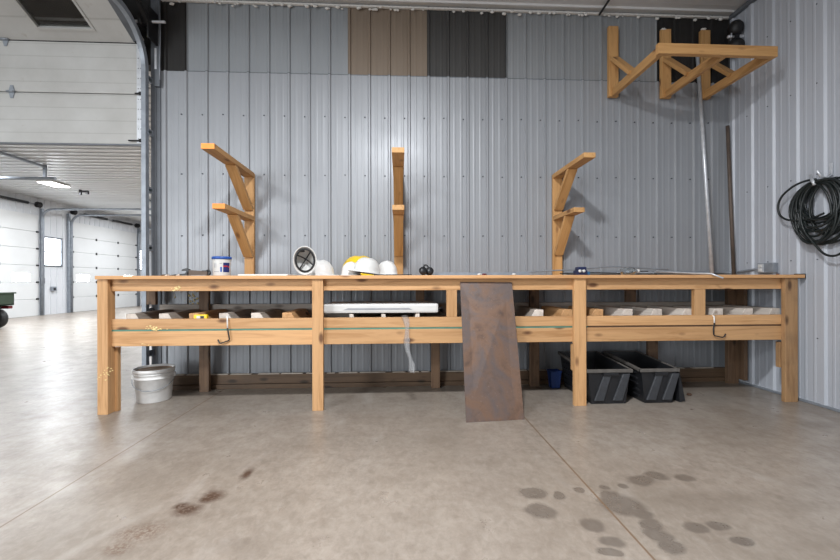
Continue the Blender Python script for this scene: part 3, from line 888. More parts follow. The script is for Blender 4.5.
# ------------------------------------------------------------------ high lumber rack in the right corner
rk = thing('lumber_rack', (2.65, YW - .04, 2.885), 'high pine lumber rack of three frames in the right corner', 'rack')
YT = 3.215; Yp = YW - .036
for pa, pb, ytop in ((608, 617.5, 27), (660.5, 670, 30), (700, 709, 31)):
    a, b = X(pa, Yp, 60), X(pb, Yp, 60); xc = (a + b) / 2
    zt = atY(pa, ytop, Yp).z; zb_ = 2.885
    lumber('upright', (xc, YW - .037, zb_), (xc, YW - .037, zt), b - a, .038, rk, WOODRACK, (1, 0, 0))
    lumber('arm', (xc, YW - .057, 2.925), (xc, YT + .001, 2.93), .08, .04, rk, WOODRACK, (0, 0, 1))
    lumber('brace', (xc, YW - .07, 3.26), (xc, 3.60, 2.955), .085, .036, rk, WOODRACK, (1, 0, 0))
lumber('front_beam', (X(658.5, YT - .04, 50), YT - .02, 2.935), (X(778, YT - .04, 50), YT - .02, 2.934), .086, .04, rk, WOODRACK, (0, 0, 1))
for pa in (663.5, 703.5):
    bm = bmesh.new(); p_ = atY(pa, 30.5, YW - .05); blob(bm, p_ + Vector((0, 0, .012)), .018, sq=(1.5, 1, .6))
    part('insulation_scrap', bm, FOAMW, rk, label='white insulation crumb on the post top')

# ------------------------------------------------------------------ poles in the right corner
b0 = atY(712, 273, 3.75); bm = bmesh.new()
tube(bm, [(3.036, 3.75, ZT + .002), (3.044, YW - .035, 3.39)], .017, 12)
solo('steel_conduit', bm, GALV, 'tall shiny steel conduit leaning from bench top to high rack', 'pipe')
bm = bmesh.new()
pa_ = Vector((3.352, 3.86, ZT + .012)); pb_ = atY(727.5, 126, YW - .035)
tube(bm, [pa_, pb_], .017, 10)
r_ = solo('corner_pole', bm, POLEM, 'dark rusty pole leaning in the right corner behind the conduit', 'pole')

# twin-lobed black fixture high in the corner
c_ = atX(736.5, 36.5, XR - .08)
fx = thing('wall_fixture', (XR - .02, c_.y, c_.z), 'black twin-lobed fixture mounted high in the right corner', 'fixture')
for dz, rr in ((.08, .068), (-.10, .074)):
    bm = bmesh.new()
    lathe(bm, [(0, -.075), (rr * .55, -.07), (rr * .9, -.04), (rr, 0), (rr * .95, .03), (rr * .6, .065), (0, .075)], 24, (XR - .09, c_.y, c_.z + dz))
    part('lobe', bm, BLACKR, fx)
bm = bmesh.new(); bx(bm, XR - .11, XR - .07, c_.y - .03, c_.y + .03, c_.z - .05, c_.z + .05, .01); part('neck', bm, BLACKP, fx)
bm = bmesh.new(); bx(bm, XR - .08, XR - .012, c_.y - .012, c_.y + .012, c_.z - .015, c_.z + .015, .003)
tube(bm, [(XR - .17, c_.y, c_.z - .005), (XR - .11, c_.y, c_.z - .005)], .014, 8)
tube(bm, [(XR - .15, c_.y - .02, c_.z + .02), (XR - .15, c_.y - .02, c_.z - .03)], .006, 6)
part('clamp', bm, GALV, fx)

# outlet box and its conduit
oy0, oy1 = atX(757, 268, XR - .055).y, atX(773, 268, XR - .055).y
oz0, oz1 = atX(766, 273, XR - .04).z, atX(766, 263, XR - .04).z
ob = thing('outlet_box', (XR, (oy0 + oy1) / 2, oz0), 'grey steel outlet box on the right wall above the bench end', 'electrical outlet')
bm = bmesh.new(); bx(bm, XR - .055, XR - .004, oy1, oy0, oz0, oz1, .006); part('housing', bm, GALVD, ob)
bm = bmesh.new(); ym = oy0 + (oy1 - oy0) * .5
bx(bm, XR - .060, XR - .054, ym + .01, oy0 - .012, oz0 + .006, oz1 - .006, .002); part('cover_plate', bm, GALV, ob)
for dz in (.3, .7):
    bm = bmesh.new(); box(bm, (XR - .062, (ym + oy0) / 2 + .002, oz0 + (oz1 - oz0) * dz), (.008, .034, .028), .004); part('socket', bm, WHITEP, ob)
bm = bmesh.new()
tube(bm, [(XR - .03, oy0 + .001, (oz0 + oz1) / 2), (XR - .03, oy0 + .08, (oz0 + oz1) / 2 - .012), (XR - .032, 3.87, (oz0 + oz1) / 2 - .03), (XR - .06, 3.93, (oz0 + oz1) / 2 - .032), (XR - .12, YW - .03, (oz0 + oz1) / 2 - .032), (X(567, YW - .03), YW - .03, ZT + .03)], .010, 10)
part('conduit', bm, GALVD, ob)

# ------------------------------------------------------------------ coiled hose on the right wall
hs = thing('coiled_hose', (XR - .06, 3.05, 1.25), 'coiled black hose hanging on the right wall', 'hose')
bm = bmesh.new()
pts = []
rnd = random.Random(3)
N = 19; cy, cz = 3.03, 1.60
for k in range(N):
    ry = rnd.uniform(.15, .245); rz = rnd.uniform(.16, .285); oy = rnd.uniform(-.05, .05)
    top = 1.845 + rnd.uniform(-.02, .012); zc = top - rz; xo = XR - .03 - .075 * rnd.random()
    for i in range(28):
        a = i / 28 * 2 * PI + PI / 2
        wob = 1 + .05 * math.sin(3 * a + k)
        pts.append((xo + .012 * math.sin(a * 2 + k), cy + oy + ry * wob * math.cos(a), zc + rz * math.sin(a) * (1 + .03 * math.cos(2 * a + k))))
# smooth the jumps between turns
sm = []
for i in range(len(pts)):
    q_ = Vector((0, 0, 0)); c__ = 0
    for j in range(-3, 4):
        if 0 <= i + j < len(pts): q_ += Vector(pts[i + j]); c__ += 1
    sm.append(q_ / c__)
tube(bm, sm, .0088, 8)
part('hose_coil', bm, HOSE, hs)
bm = bmesh.new()
def cat(lp, xo):
    cr = []
    for i in range(len(lp) - 1):
        q = [Vector((*lp[min(max(i + k, 0), len(lp) - 1)], 0)) for k in (-1, 0, 1, 2)]
        for s_ in range(6):
            u = s_ / 6; v = .5 * (2 * q[1] + (q[2] - q[0]) * u + (2 * q[0] - 5 * q[1] + 4 * q[2] - q[3]) * u * u + (3 * q[1] - q[0] - 3 * q[2] + q[3]) * u ** 3)
            cr.append((XR - xo, cy + v.x, v.y))
    return cr
bm = bmesh.new()
tube(bm, cat([(.02, 1.84), (.12, 1.845), (.22, 1.82), (.31, 1.76), (.345, 1.68), (.325, 1.60), (.26, 1.55), (.17, 1.53), (.06, 1.53), (-.05, 1.56)], .09), .0088, 8); part('loose_loop', bm, HOSE, hs)
bm = bmesh.new()
tube(bm, cat([(.16, 1.60), (.13, 1.48), (.07, 1.38), (.01, 1.30), (-.05, 1.235), (-.12, 1.215), (-.19, 1.25), (-.24, 1.34)], .1), .0088, 8); part('loose_loop', bm, HOSE, hs)
bm = bmesh.new(); g0 = atX(810, 175, XR - .1); g1 = atX(814.5, 185, XR - .1)
tube(bm, [g0, g0 + (g1 - g0) * .4, g0 + (g1 - g0) * .4, g1], [.008, .008, .012, .011], 8); part('fitting', bm, GALV, hs, label='shiny metal hose fitting')
h0 = atX(831, 163, XR - .02)
hk = thing('wall_hook', (XR, h0.y, h0.z - .1), 'bright steel hook holding the coiled hose', 'hook')
bm = bmesh.new(); bx(bm, XR - .024, XR - .016, h0.y - .012, h0.y + .012, h0.z - .10, h0.z, .003); part('back_strap', bm, GALV, hk)
bm = bmesh.new()
tube(bm, [(XR - .02, h0.y, h0.z - .09), (XR - .06, h0.y, h0.z - .115), (XR - .11, h0.y, h0.z - .105), (XR - .135, h0.y, h0.z - .06)], .008, 8); part('prong', bm, GALV, hk)

# ------------------------------------------------------------------ rusty plate leaning on the bench
pl = thing('steel_plate', (.70, 2.92, 0), 'rusty brown steel plate leaning against the bench front', 'metal plate')
bl = atZ(466, 422.5, .0); br = atZ(524, 419.3, .0)
zt_ = 1.022
tl_ = Vector((X(460, 3.243, 282), 3.243, zt_)); tr_ = Vector((X(511.7, 3.248, 283), 3.248, zt_ - .004))
th_ = Vector((0, -.006, -.0018))
bm = bmesh.new()
# real depth so the plate sits on the floor, not through it
hexa(bm, [bl + Vector((0, 0, .002)), br + Vector((0, 0, .002)), br + th_ + Vector((0, 0, .0025)), bl + th_ + Vector((0, 0, .0025)), tl_, tr_, tr_ + th_, tl_ + th_])
part('plate', bm, RUST, pl)

# ------------------------------------------------------------------ white bucket
bc = atZ(154.2, 399.5, 0)
bk = thing('bucket', (bc.x, bc.y, 0), 'scuffed white plastic bucket on the floor by the left bench leg', 'bucket', rotm=rot('Z', 20))
bm = bmesh.new(); H = .272
lathe(bm, [(0, .0), (.126, 0), (.131, .006), (.146, H - .075), (.152, H - .072), (.152, H - .066), (.147, H - .062), (.148, H - .04), (.154, H - .037), (.154, H - .03), (.149, H - .026), (.150, H), (.146, H + .001), (.143, H - .02), (.128, .01), (0, .008)], 48)
part('tub', bm, WHITED, bk, local=True)
bm = bmesh.new()
lathe(bm, [(.154, H - .022), (.158, H - .02), (.158, H + .006), (.153, H + .010), (.146, H + .006), (.142, H - .008), (.1, H - .010), (.0, H - .006)], 48)
for f in bm.faces:
    c0 = f.calc_center_median(); f.material_index = 1 if c0.xy.length < .142 else 0
part('lid', bm, [WHITED, BROWNLID], bk, local=True, label='white lid with a dirty brown centre')
bm = bmesh.new()
pts = []
for i in range(25):
    a = PI + i / 24 * PI
    pts.append((.158 * math.cos(a), .160 * math.sin(a), H - .06 - .10 * math.sin(i / 24 * PI) ** .8))
tube(bm, pts, .003, 6); part('handle', bm, GALVD, bk, local=True)
for sx in (-1, 1):
    bm = bmesh.new(); box(bm, (sx * .155, 0, H - .06), (.016, .04, .035), .005); part('ear', bm, WHITED, bk, local=True)

# ------------------------------------------------------------------ black totes and the blue bin
def tote(x0, x1, y0, y1, h, lab, group):
    t = thing('tote', ((x0 + x1) / 2, (y0 + y1) / 2, 0), lab, 'storage bin', group)
    tap = .035
    bm = bmesh.new()
    w = .006
    tf = .012
    o_ = [(x0 + tap, y0 + tf), (x1 - tap, y0 + tf), (x1 - tap, y1 - tap), (x0 + tap, y1 - tap)]
    tp = [(x0, y0), (x1, y0), (x1, y1), (x0, y1)]
    zf, zk = h, h + .045     # back stands higher than the front lip
    zz = [zf, zf, zk, zk]
    def ring(pts, z, ins): 
        cx, cy_ = (x0 + x1) / 2, (y0 + y1) / 2
        out = []
        for i, p_ in enumerate(pts):
            dx = -ins if p_[0] > cx else ins; dy = -ins if p_[1] > cy_ else ins
            out.append(bm.verts.new((p_[0] + dx, p_[1] + dy, z[i] if isinstance(z, list) else z)))
        return out
    A = ring(o_, .003, 0); B = ring(tp, zz, 0); C = ring(tp, zz, w); D = ring(o_, .012, w)
    bm.faces.new(A[::-1]); bm.faces.new(D)
    for P, Q in ((A, B), (B, C), (C, D)):
        for i in range(4): bm.faces.new((P[i], P[(i + 1) % 4], Q[(i + 1) % 4], Q[i]))
    part('body', bm, BLACKP, t)
    # rim
    bm = bmesh.new(); e = .016
    for i in range(4):
        p, q_ = Vector((*tp[i], zz[i])), Vector((*tp[(i + 1) % 4], zz[(i + 1) % 4]))
        d = (q_ - p).normalized(); n = Vector((d.y, -d.x, 0)).normalized()
        p = p - d * e; q_ = q_ + d * e
        lo = Vector((0, 0, -.022)); hi = Vector((0, 0, .006))
        hexa(bm, [p + n * e + lo, q_ + n * e + lo, q_ - n * .002 + lo, p - n * .002 + lo, p + n * e + hi, q_ + n * e + hi, q_ - n * .006 + hi, p - n * .006 + hi])
    bmesh.ops.bevel(bm, geom=list(bm.edges), offset=.004, segments=1, affect='EDGES')
    part('rim', bm, RIMD, t)
    # slanted ribs on the front, and a hand slot
    fr = lambda x, z: Vector((x, y0 + tf * (1 - z / h), z))
    wd = x1 - x0
    for u in (.18, .62):
        bm = bmesh.new()
        xa = x0 + wd * u
        poly = [fr(xa - .01, .03), fr(xa + .07, .03), fr(xa + .13, h - .035), fr(xa + .07, h - .035)]
        prism(bm, [p_ + Vector((0, .004, 0)) for p_ in poly], (0, -.020, 0))
        bmesh.ops.bevel(bm, geom=list(bm.edges), offset=.003, segments=1, affect='EDGES')
        part('front_rib', bm, RIBM, t)
    bm = bmesh.new(); bx(bm, x0 + wd * .34, x0 + wd * .70, y0 - .022, y0 + .004, h - .05, h - .022, .008); part('handle', bm, BLACKP, t)
    # louvre ribs along both long sides
    for sx in (0, 1):
        for k in range(5):
            z = .05 + k * (h - .09) / 4
            xe_ = (x0 + tap * (1 - z / h)) if sx == 0 else (x1 - tap * (1 - z / h))
            bm = bmesh.new(); s = -1 if sx == 0 else 1
            bx(bm, min(xe_ - s * .004, xe_ + s * .012), max(xe_ - s * .004, xe_ + s * .012), y0 + .07, y1 - .07, z - .007, z + .007, .003)
            part('side_rib', bm, BLACKP, t)
    return t
g_ = 'black totes under the bench'
xa0 = X(587.5, YF + .02, 371)
tote(X(588.5, YF + .02, 371), X(631, YF + .02, 371), YF + .03, 3.83, .287, 'black plastic tote behind the third front bench leg', g_)
t2 = tote(X(642, YF + .02, 371), X(678, YF + .02, 371), YF + .03, 3.83, .287, 'black plastic tote standing farthest right under the bench', g_)
xt = X(678, YF + .02, 371)
bm = bmesh.new()
prism(bm, [(xt + .025, YF + .05, .27), (xt + .032, YF + .05, .27), (xt + .085, YF + .05, .012), (xt + .035, YF + .05, .0)], (0, .3, 0))
part('loose_flap', bm, BLACKP, t2, label='black flap splayed out at the right side')
bm = bmesh.new()
q0 = Vector((X(554, 3.8), 3.8, 0))
lathe(bm, [(0, .0), (.052, 0), (.055, .004), (.070, .150), (.078, .152), (.078, .165), (.068, .165), (.05, .008), (0, .006)], 4, q0)
bb = bmesh.new(); join(bb, bm)
bmesh.ops.rotate(bb, cent=q0, matrix=rot('Z', 45), verts=bb.verts)
for f in bb.faces: f.smooth = False
solo('bin', bb, BINBLUE, 'small blue bin on the floor behind the left black tote', 'bin')
# crumb on the floor
bm = bmesh.new(); p_ = atZ(689, 395.5, 0); blob(bm, p_ + Vector((0, 0, .011)), .017, sub=2, jit=.3, sq=(1.2, 1, .6))
solo('dirt_clod', bm, DIRT, 'small brown clod on the floor right of the totes', 'debris')

# ------------------------------------------------------------------ folded table on the shelf
Yt0 = YV0 + .0; zt0 = .7575
xa, xb = X(323.5, Yt0, 308), X(438.5, Yt0, 308)
ft = thing('folding_table', ((xa + xb) / 2, Yt0 + .25, zt0), 'folded white plastic table lying on the bench shelf', 'folding table')
bm = bmesh.new(); th1 = Z(303.6, Yt0) - zt0
bx(bm, xa, xb, Yt0, Yt0 + .42, zt0 + .006, zt0 + th1, .018)
part('table_top', bm, WHITEP, ft)
bm = bmesh.new(); zm = zt0 + th1 * .48
prism(bm, [(xa + .16, Yt0 - .003, zm - .006), (xb - .22, Yt0 - .003, zm - .006), (xb - .25, Yt0 - .003, zm + .008), (xa + .2, Yt0 - .003, zm + .008)], (0, .01, 0)); part('seam_groove', bm, INK, ft)
bm = bmesh.new()
tube(bm, [(xb - .03, Yt0 + .06, zt0 + .02), (xb + .035, Yt0 + .06, zt0 + .045), (xb + .05, Yt0 + .1, zt0 + .01), (xb + .05, Yt0 + .36, zt0 + .01), (xb - .02, Yt0 + .36, zt0 + .03)], .011, 8)
part('leg_frame', bm, DARKST, ft)
bm = bmesh.new(); bx(bm, xa + .3, xa + .36, Yt0 + .03, Yt0 + .36, zt0 , zt0 + .012, .003); bx(bm, xb - .34, xb - .22, Yt0 + .03, Yt0 + .3, zt0 , zt0 + .012, .003); part('underside_bracket', bm, DARKST, ft)
# yellow measure / box on the shelf
yc = YR + .04
xa, xb = X(193.5, yc, 316), X(206.8, yc, 316)
z0_ = zs + .007
t = thing('yellow_box', ((xa + xb) / 2, yc + .03, z0_), 'small yellow box with a white and black label on the shelf', 'box')
bm = bmesh.new(); bx(bm, xa, xb, yc, yc + .032, z0_, Z(313.3, yc), .006); part('case', bm, YELLOW, t)
zz0, zz1 = Z(318.5, yc), Z(314.6, yc)
bm = bmesh.new(); bx(bm, xa + .025, xa + .052, yc - .002, yc + .004, zz0, zz1); part('label_patch', bm, WHITEP, t, label='white label patch')
bm = bmesh.new(); bx(bm, xa + .054, xb - .022, yc - .002, yc + .004, zz0, zz1); part('label_patch', bm, BLACKP, t, label='black label patch')

# black hooks on the rails
def rail_hook(pts, lab, px_top, white=True):
    t = thing('rail_hook', atY(px_top, 345, YR), lab, 'hook', 'bent hooks on the bench rail')
    bm = bmesh.new(); tube(bm, [atY(a, b, YR - .018) for a, b in pts], .0055, 6); part('bent_rod', bm, BLACKP, t)
    a = pts[0]
    bm = bmesh.new(); p_ = atY(a[0], a[1], YR - .018); q_ = atY(a[0] - .3, 316.2, YR - .014)
    tube(bm, [p_, q_, q_ + Vector((0, .05, .004))], .0055, 6); part('upper_rod', bm, WHITED if white else GALVD, t, label='pale upper rod')
rail_hook([(227.6, 328), (228.4, 333), (229.6, 339.3), (228.4, 340.6), (220.6, 343.4), (219.6, 342.8), (217.8, 339.6)], 'black bent hook on the left rail below the shelf dividers', 227)
rail_hook([(714.4, 323), (713.4, 329), (713.6, 334.4), (715, 335.8), (722.6, 337.4), (724.4, 336.4), (725.6, 333.8)], 'black bent hook on the right rail near the bench end', 714.4)

# hanging plastic strip
t = thing('plastic_strip', atY(408, 373, YR - .01), 'clear plastic strip dangling from the bench shelf', 'plastic strip')
bm = bmesh.new()
prof = []
for i in range(16):
    u = i / 15
    y_ = 315 + u * 58
    cx = 404.5 + 7 * u + 1.2 * math.sin(u * 9); w_ = 2.8 + .8 * math.sin(u * 14 + 1)
    prof.append((cx, w_, y_))
rows = []
for (cx, w_, y_) in prof:
    row = []
    for k in range(5):
        v = k / 4 - .5
        p_ = atY(cx + v * 2 * w_, y_, YR - .012); p_.y -= .012 * math.sin(v * 9 + y_ * .2)
        row.append(bm.verts.new(p_))
    rows.append(row)
for a, b in zip(rows, rows[1:]):
    for k in range(4): bm.faces.new((a[k], a[k + 1], b[k + 1], b[k])).smooth = True
bmesh.ops.solidify(bm, geom=list(bm.faces), thickness=.0015)
part('film', bm, CLEARP, t)

# ------------------------------------------------------------------ things on the bench top
ZB_ = ZT + .0005
def onbench(px, Y): return Vector((X(px, Y, 272), Y, ZB_))
# tub with blue lid
c = onbench(221.8, 3.36)
t = thing('plastic_tub', c, 'white plastic tub with blue lid beside the wrench', 'tub', rotm=rot('Z', 0))
r1 = (X(230.6, 3.36) - X(213, 3.36)) / 2; zt1 = Z(258.5, 3.36) - ZB_
bm = bmesh.new(); lathe(bm, [(0, 0), (r1 * .9, 0), (r1 * .92, .004), (r1 * 1.0, zt1 - .01), (r1 * 1.0, zt1), (0, zt1)], 40); part('tub', bm, WHITEP, t, local=True)
bm = bmesh.new(); lathe(bm, [(r1 * 1.0, zt1 - .008), (r1 * 1.07, zt1 - .008), (r1 * 1.07, zt1 + .010), (r1 * 1.0, zt1 + .014), (r1 * .96, zt1 + .008), (0, zt1 + .008)], 40); part('lid', bm, BLUE, t, local=True)
def wrap(bm, a0, a1, z0, z1, n=8, e=.0012):
    prev = None
    for i in range(n + 1):
        a = math.radians(a0 + (a1 - a0) * i / n)
        def P(z, ex): rr = r1 * (.92 + .08 * z / zt1) + ex; return (rr * math.cos(a), rr * math.sin(a), z)
        cur = [bm.verts.new(P(z0, .0002)), bm.verts.new(P(z1, .0002)), bm.verts.new(P(z1, e)), bm.verts.new(P(z0, e))]
        if prev:
            for k in range(4): bm.faces.new((prev[k], cur[k], cur[(k + 1) % 4], prev[(k + 1) % 4]))
        else: bm.faces.new(cur)
        prev = cur
    bm.faces.new(prev[::-1])
bm = bmesh.new(); wrap(bm, -58, -12, zt1 * .2, zt1 * .74); part('label_patch', bm, NAVY, t, local=True, label='navy label')
bm = bmesh.new(); wrap(bm, -58, -30, zt1 * .50, zt1 * .58, 6, .002); wrap(bm, -26, -14, zt1 * .46, zt1 * .56, 4, .002); part('label_mark', bm, RED, t, local=True, label='red label mark')
bm = bmesh.new(); wrap(bm, -76, -66, zt1 * .22, zt1 * .5, 4); part('label_patch', bm, BLUE, t, local=True, label='small blue label')
bm = bmesh.new()
for k in range(4): wrap(bm, -122, -100, zt1 * (.48 + k * .06), zt1 * (.50 + k * .06), 4)
wrap(bm, -124, -84, zt1 * .22, zt1 * .25, 5); wrap(bm, -80, -66, zt1 * .68, zt1 * .71, 3)
part('print', bm, INK, t, local=True, label='faint grey print')

# wrench
Yw_ = 3.34
t = thing('adjustable_wrench', onbench(195, Yw_), 'black and grey adjustable wrench lying left of the white tub', 'wrench')
P3 = lambda px, py: atY(px, py, Yw_)
bm = bmesh.new()
prism(bm, [P3(186, 275.2), P3(207, 275.0), P3(207, 271.3), P3(188.5, 270.0)], (0, .022, 0)); part('shank', bm, POLEM, t)
bm = bmesh.new()
prism(bm, [P3(181.3, 270.9), P3(182.2, 269.2), P3(185.6, 268.2), P3(188.4, 269.4), P3(188.6, 275.4), P3(180.2, 275.4), P3(179.6, 274.0), P3(185.0, 273.4), P3(186.2, 271.4), P3(184.2, 270.4)], (0, .035, 0))
part('jaw', bm, BLACKP, t)
bm = bmesh.new()
cc = P3(207.3, 272.7) + Vector((0, .011, 0)); rr = .019
tube(bm, [cc + Vector((rr * math.cos(a), 0, rr * math.sin(a))) for a in [i / 16 * 2 * PI for i in range(16)]], .007, 8, True)
part('hanging_ring', bm, BLACKP, t)
bm = bmesh.new(); prism(bm, [P3(201.5, 271.6), P3(207, 271.4), P3(207, 270.4), P3(202, 270.4)], (0, .03, 0)); part('slide', bm, BLACKP, t)
# wood scraps left of it
for i, (px, w_, h_, m_, lab) in enumerate(((162, .03, .012, DIRT, 'dark chip at the left end of the bench top'), (165.5, .028, .012, WOODPALE, 'pale wood chip near the left end of the bench top'),
                                       (172, .05, .012, BLACKP, 'black sliver on the bench top left of the wrench'), (177.3, .032, .016, WOODPALE, 'pale wood chip touching the jaw side of the wrench'))):
    c = onbench(px, 3.33); bm = bmesh.new()
    prism(bm, [c + Vector((-w_ / 2, 0, 0)), c + Vector((w_ / 2, 0, 0)), c + Vector((w_ * .4, 0, h_)), c + Vector((-w_ * .1, 0, h_ * .6))], (0, .04, 0))
    solo('scrap_chip', bm, m_, lab, 'scrap')
# white flat board
bm = bmesh.new(); bx(bm, X(242.5, 3.5), X(291, 3.5), 3.40, 3.72, ZB_, ZB_ + .014, .003)
solo('white_board', bm, WHITED, 'thin white board lying flat under the wall bracket', 'board')

# hard hats
def hat(name_loc, R, shell_mat, lab, sc=1.0, peak=.045):
    t = thing('hard_hat', name_loc, lab, 'hard hat', 'hard hats on the bench top', R)
    rx, ry, h = .108 * sc, .135 * sc, .142 * sc
    bm = bmesh.new(); seg = 40
    prof = []
    for i in range(10):   # outer dome top -> base
        a = i / 9 * PI / 2; prof.append((math.sin(a) ** .86, math.cos(a) ** .9 * h + .012, 0))
    prof += [(1.05, .010, 1), (1.10, .004, 1), (1.10, 0, 1), (1.03, .004, .9), (.96, .012, 0)]
    for i in range(8, -1, -1):
        a = i / 9 * PI / 2; prof.append((math.sin(a) ** .86 * .95, math.cos(a) ** .9 * (h - .005) + .010, 0))
    rings = []
    for s, z, br_ in prof:
        if s < 1e-4: rings.append([bm.verts.new((0, 0, z))]); continue
        rg = []
        for k in range(seg):
            a = 2 * PI * k / seg
            ext = br_ * peak * sc * max(0, math.cos(a + PI / 2)) ** 2     # peak on -Y side
            x = rx * s * math.cos(a); y = ry * s * math.sin(a)
            ridge = .006 * sc * math.exp(-(x / .012) ** 2) if (z > .03) else 0
            rg.append(bm.verts.new((x, y - ext, z + ridge)))
        rings.append(rg)
    for A, B in zip(rings, rings[1:]):
        for k in range(seg):
            v = [A[k % len(A)], A[(k + 1) % seg % len(A)], B[(k + 1) % seg % len(B)], B[k % len(B)]]
            u = []
            for q in v:
                if q not in u: u.append(q)
            if len(u) > 2: bm.faces.new(u).smooth = True
    part('shell', bm, shell_mat, t, local=True)
    bm = bmesh.new()
    tube(bm, [(rx * .86 * math.cos(a), ry * .86 * math.sin(a), .012) for a in [i / 24 * 2 * PI for i in range(24)]], .010 * sc, 6, True)
    part('headband', bm, BLACKP, t, local=True)
    for ang in (28, -52):
        bm = bmesh.new(); a = math.radians(ang)
        tube(bm, [(rx * .85 * math.cos(a) * u, ry * .85 * math.sin(a) * u, .015 + (h * .62) * (1 - u * u)) for u in [x / 6 - 1 for x in range(13)]], .007 * sc, 6)
        part('strap', bm, DARKST, t, local=True)
    bm = bmesh.new(); box(bm, (rx * .3, ry * .72, .03), (.06 * sc, .03 * sc, .035 * sc), .008); part('ratchet', bm, BLACKP, t, local=True)
    return t
# upturned hat facing the camera
c = atY(304, 264, 3.30)
hat(Vector((c.x, 3.33, ZB_ + .124)), rot('Z', 8) @ rot('X', -80) @ rot('Z', 180), WHITEP, 'white hard hat tipped over showing its black straps', .80, .004)
c = onbench(320.5, 3.64); hat(c + Vector((0, 0, .0)), rot('Z', 75), WHITED, 'white hard hat upright behind the tipped one', .92)
c = onbench(351, 3.44); hat(c, rot('Z', 20), WHITED, 'white hard hat half hidden left of the yellow one', .74)
c = onbench(359.5, 3.80); hat(c, rot('Z', 90), YELLOW, 'yellow hard hat among the white ones', 1.25)
c = onbench(366.5, 3.345); hat(c + Vector((0, 0, .019)), rot('Z', -72) @ rot('X', -8), WHITEP, 'white hard hat tilted in front of the yellow one', .82)
c = onbench(387, 3.54); hat(c, rot('Z', 10), WHITED, 'white hard hat nearest the head-on bracket', .84)
# dark flat strip
bm = bmesh.new(); bx(bm, X(374, 3.27), X(412, 3.27), 3.25, 3.29, ZB_, ZB_ + .008, .002)
solo('dark_strip', bm, DARKST, 'thin dark strip on the bench edge in front of the hard hats', 'metal strip')
# ear muffs
c = onbench(426, 3.38)
t = thing('ear_muffs', c, 'black ear muffs on the bench right of the hard hats', 'ear muffs')
for px, dy, rz in ((423.2, -.02, 20), (429.5, .02, -15)):
    q = onbench(px, 3.38 + dy); bm = bmesh.new()
    lathe(bm, [(0, -.022), (.026, -.022), (.036, -.014), (.036, .006), (.028, .02), (0, .024)], 20)
    bmesh.ops.transform(bm, matrix=Matrix.Translation(q + Vector((0, 0, .038))) @ (rot('Z', rz) @ rot('X', 65) @ rot('Y', 20)).to_4x4(), verts=bm.verts)
    part('ear_cup', bm, BLACKP, t)
bm = bmesh.new(); q = onbench(426, 3.38)
tube(bm, [q + Vector((-.035 + .07 * u, .0 + .03 * math.sin(u * PI), .045 + .045 * math.sin(u * PI))) for u in [i / 10 for i in range(11)]], .007, 6); part('headband', bm, BLACKP, t)
bm = bmesh.new(); tube(bm, [q + Vector((-.015, -.02, .05)), q + Vector((-.02, -.03, .092))], .006, 6); part('mic_stub', bm, BLACKP, t)

# long metal bar with small bits
bm = bmesh.new()
bx(bm, X(435, 3.42), X(531, 3.42), 3.42, 3.46, ZB_, ZB_ + .004, 0); bx(bm, X(435, 3.42), X(531, 3.42), 3.456, 3.46, ZB_ + .004, ZB_ + .028, 0)
solo('angle_iron', bm, GALVD, 'long grey steel angle bar lying on the bench top', 'metal bar')
for px, m_, lab in ((479.5, WHITED, 'small pale chip on the bench above the rusty plate'), (484.2, DKRED, 'small dark red chip on the bench above the rusty plate'), (514, WHITED, 'pale wrapper scrap on the bench right of the plate top')):
    c = onbench(px, 3.32); bm = bmesh.new(); blob(bm, c + Vector((0, 0, .008)), .014, sub=2, jit=.25, sq=(1.4, 1, .5)); solo('scrap_chip', bm, m_, lab, 'scrap')
def wirething(name, pts, r, mat, lab, cat='wire'):
    """smooth polyline through (px, py, Y)"""
    P = [atY(*p) for p in pts]; out = []
    for i in range(len(P) - 1):
        p0, p1, p2, p3 = P[max(i - 1, 0)], P[i], P[i + 1], P[min(i + 2, len(P) - 1)]
        for s in range(6):
            u = s / 6; out.append(.5 * ((2 * p1) + (p2 - p0) * u + (2 * p0 - 5 * p1 + 4 * p2 - p3) * u * u + (3 * p1 - p0 - 3 * p2 + p3) * u ** 3))
    out.append(P[-1])
    for p in out: p.z = max(p.z, ZB_ + r) if p.y > YF else p.z
    bm = bmesh.new(); tube(bm, out, r, 8); return solo(name, bm, mat, lab, cat)
wirething('steel_rod', [(505, 273.4, 3.5), (545, 271, 3.52), (580, 269.2, 3.55), (612, 266.6, 3.6), (640, 268, 3.64), (668, 269.5, 3.68)], .006, GALVD, 'thin bent grey rod rising behind the blue tool', 'rod')
wirething('steel_rod', [(560, 273.5, 3.56), (592, 272.6, 3.57), (625, 273, 3.60), (640, 271.6, 3.64), (648, 271.4, 3.70)], .004, DARKST, 'thin dark rod lying flat right of the blue tool', 'rod')
# bent tube hanging over the front edge
bm = bmesh.new()
e0 = Vector((X(655, 3.66, 269), 3.66, 1.112)); e1 = Vector((X(697, 3.30, 273), 3.30, ZT + .013)); e2 = Vector((X(711, 3.19, 276), 3.185, ZT + .009)); e3 = Vector((X(723.5, 3.13, 279), 3.13, 1.046))
tube(bm, [e0, e0.lerp(e1, .5), e1, e2, e3], .007, 8)
solo('bent_tube', bm, GALV, 'thin silver tube poking over the bench front edge at right', 'tube')
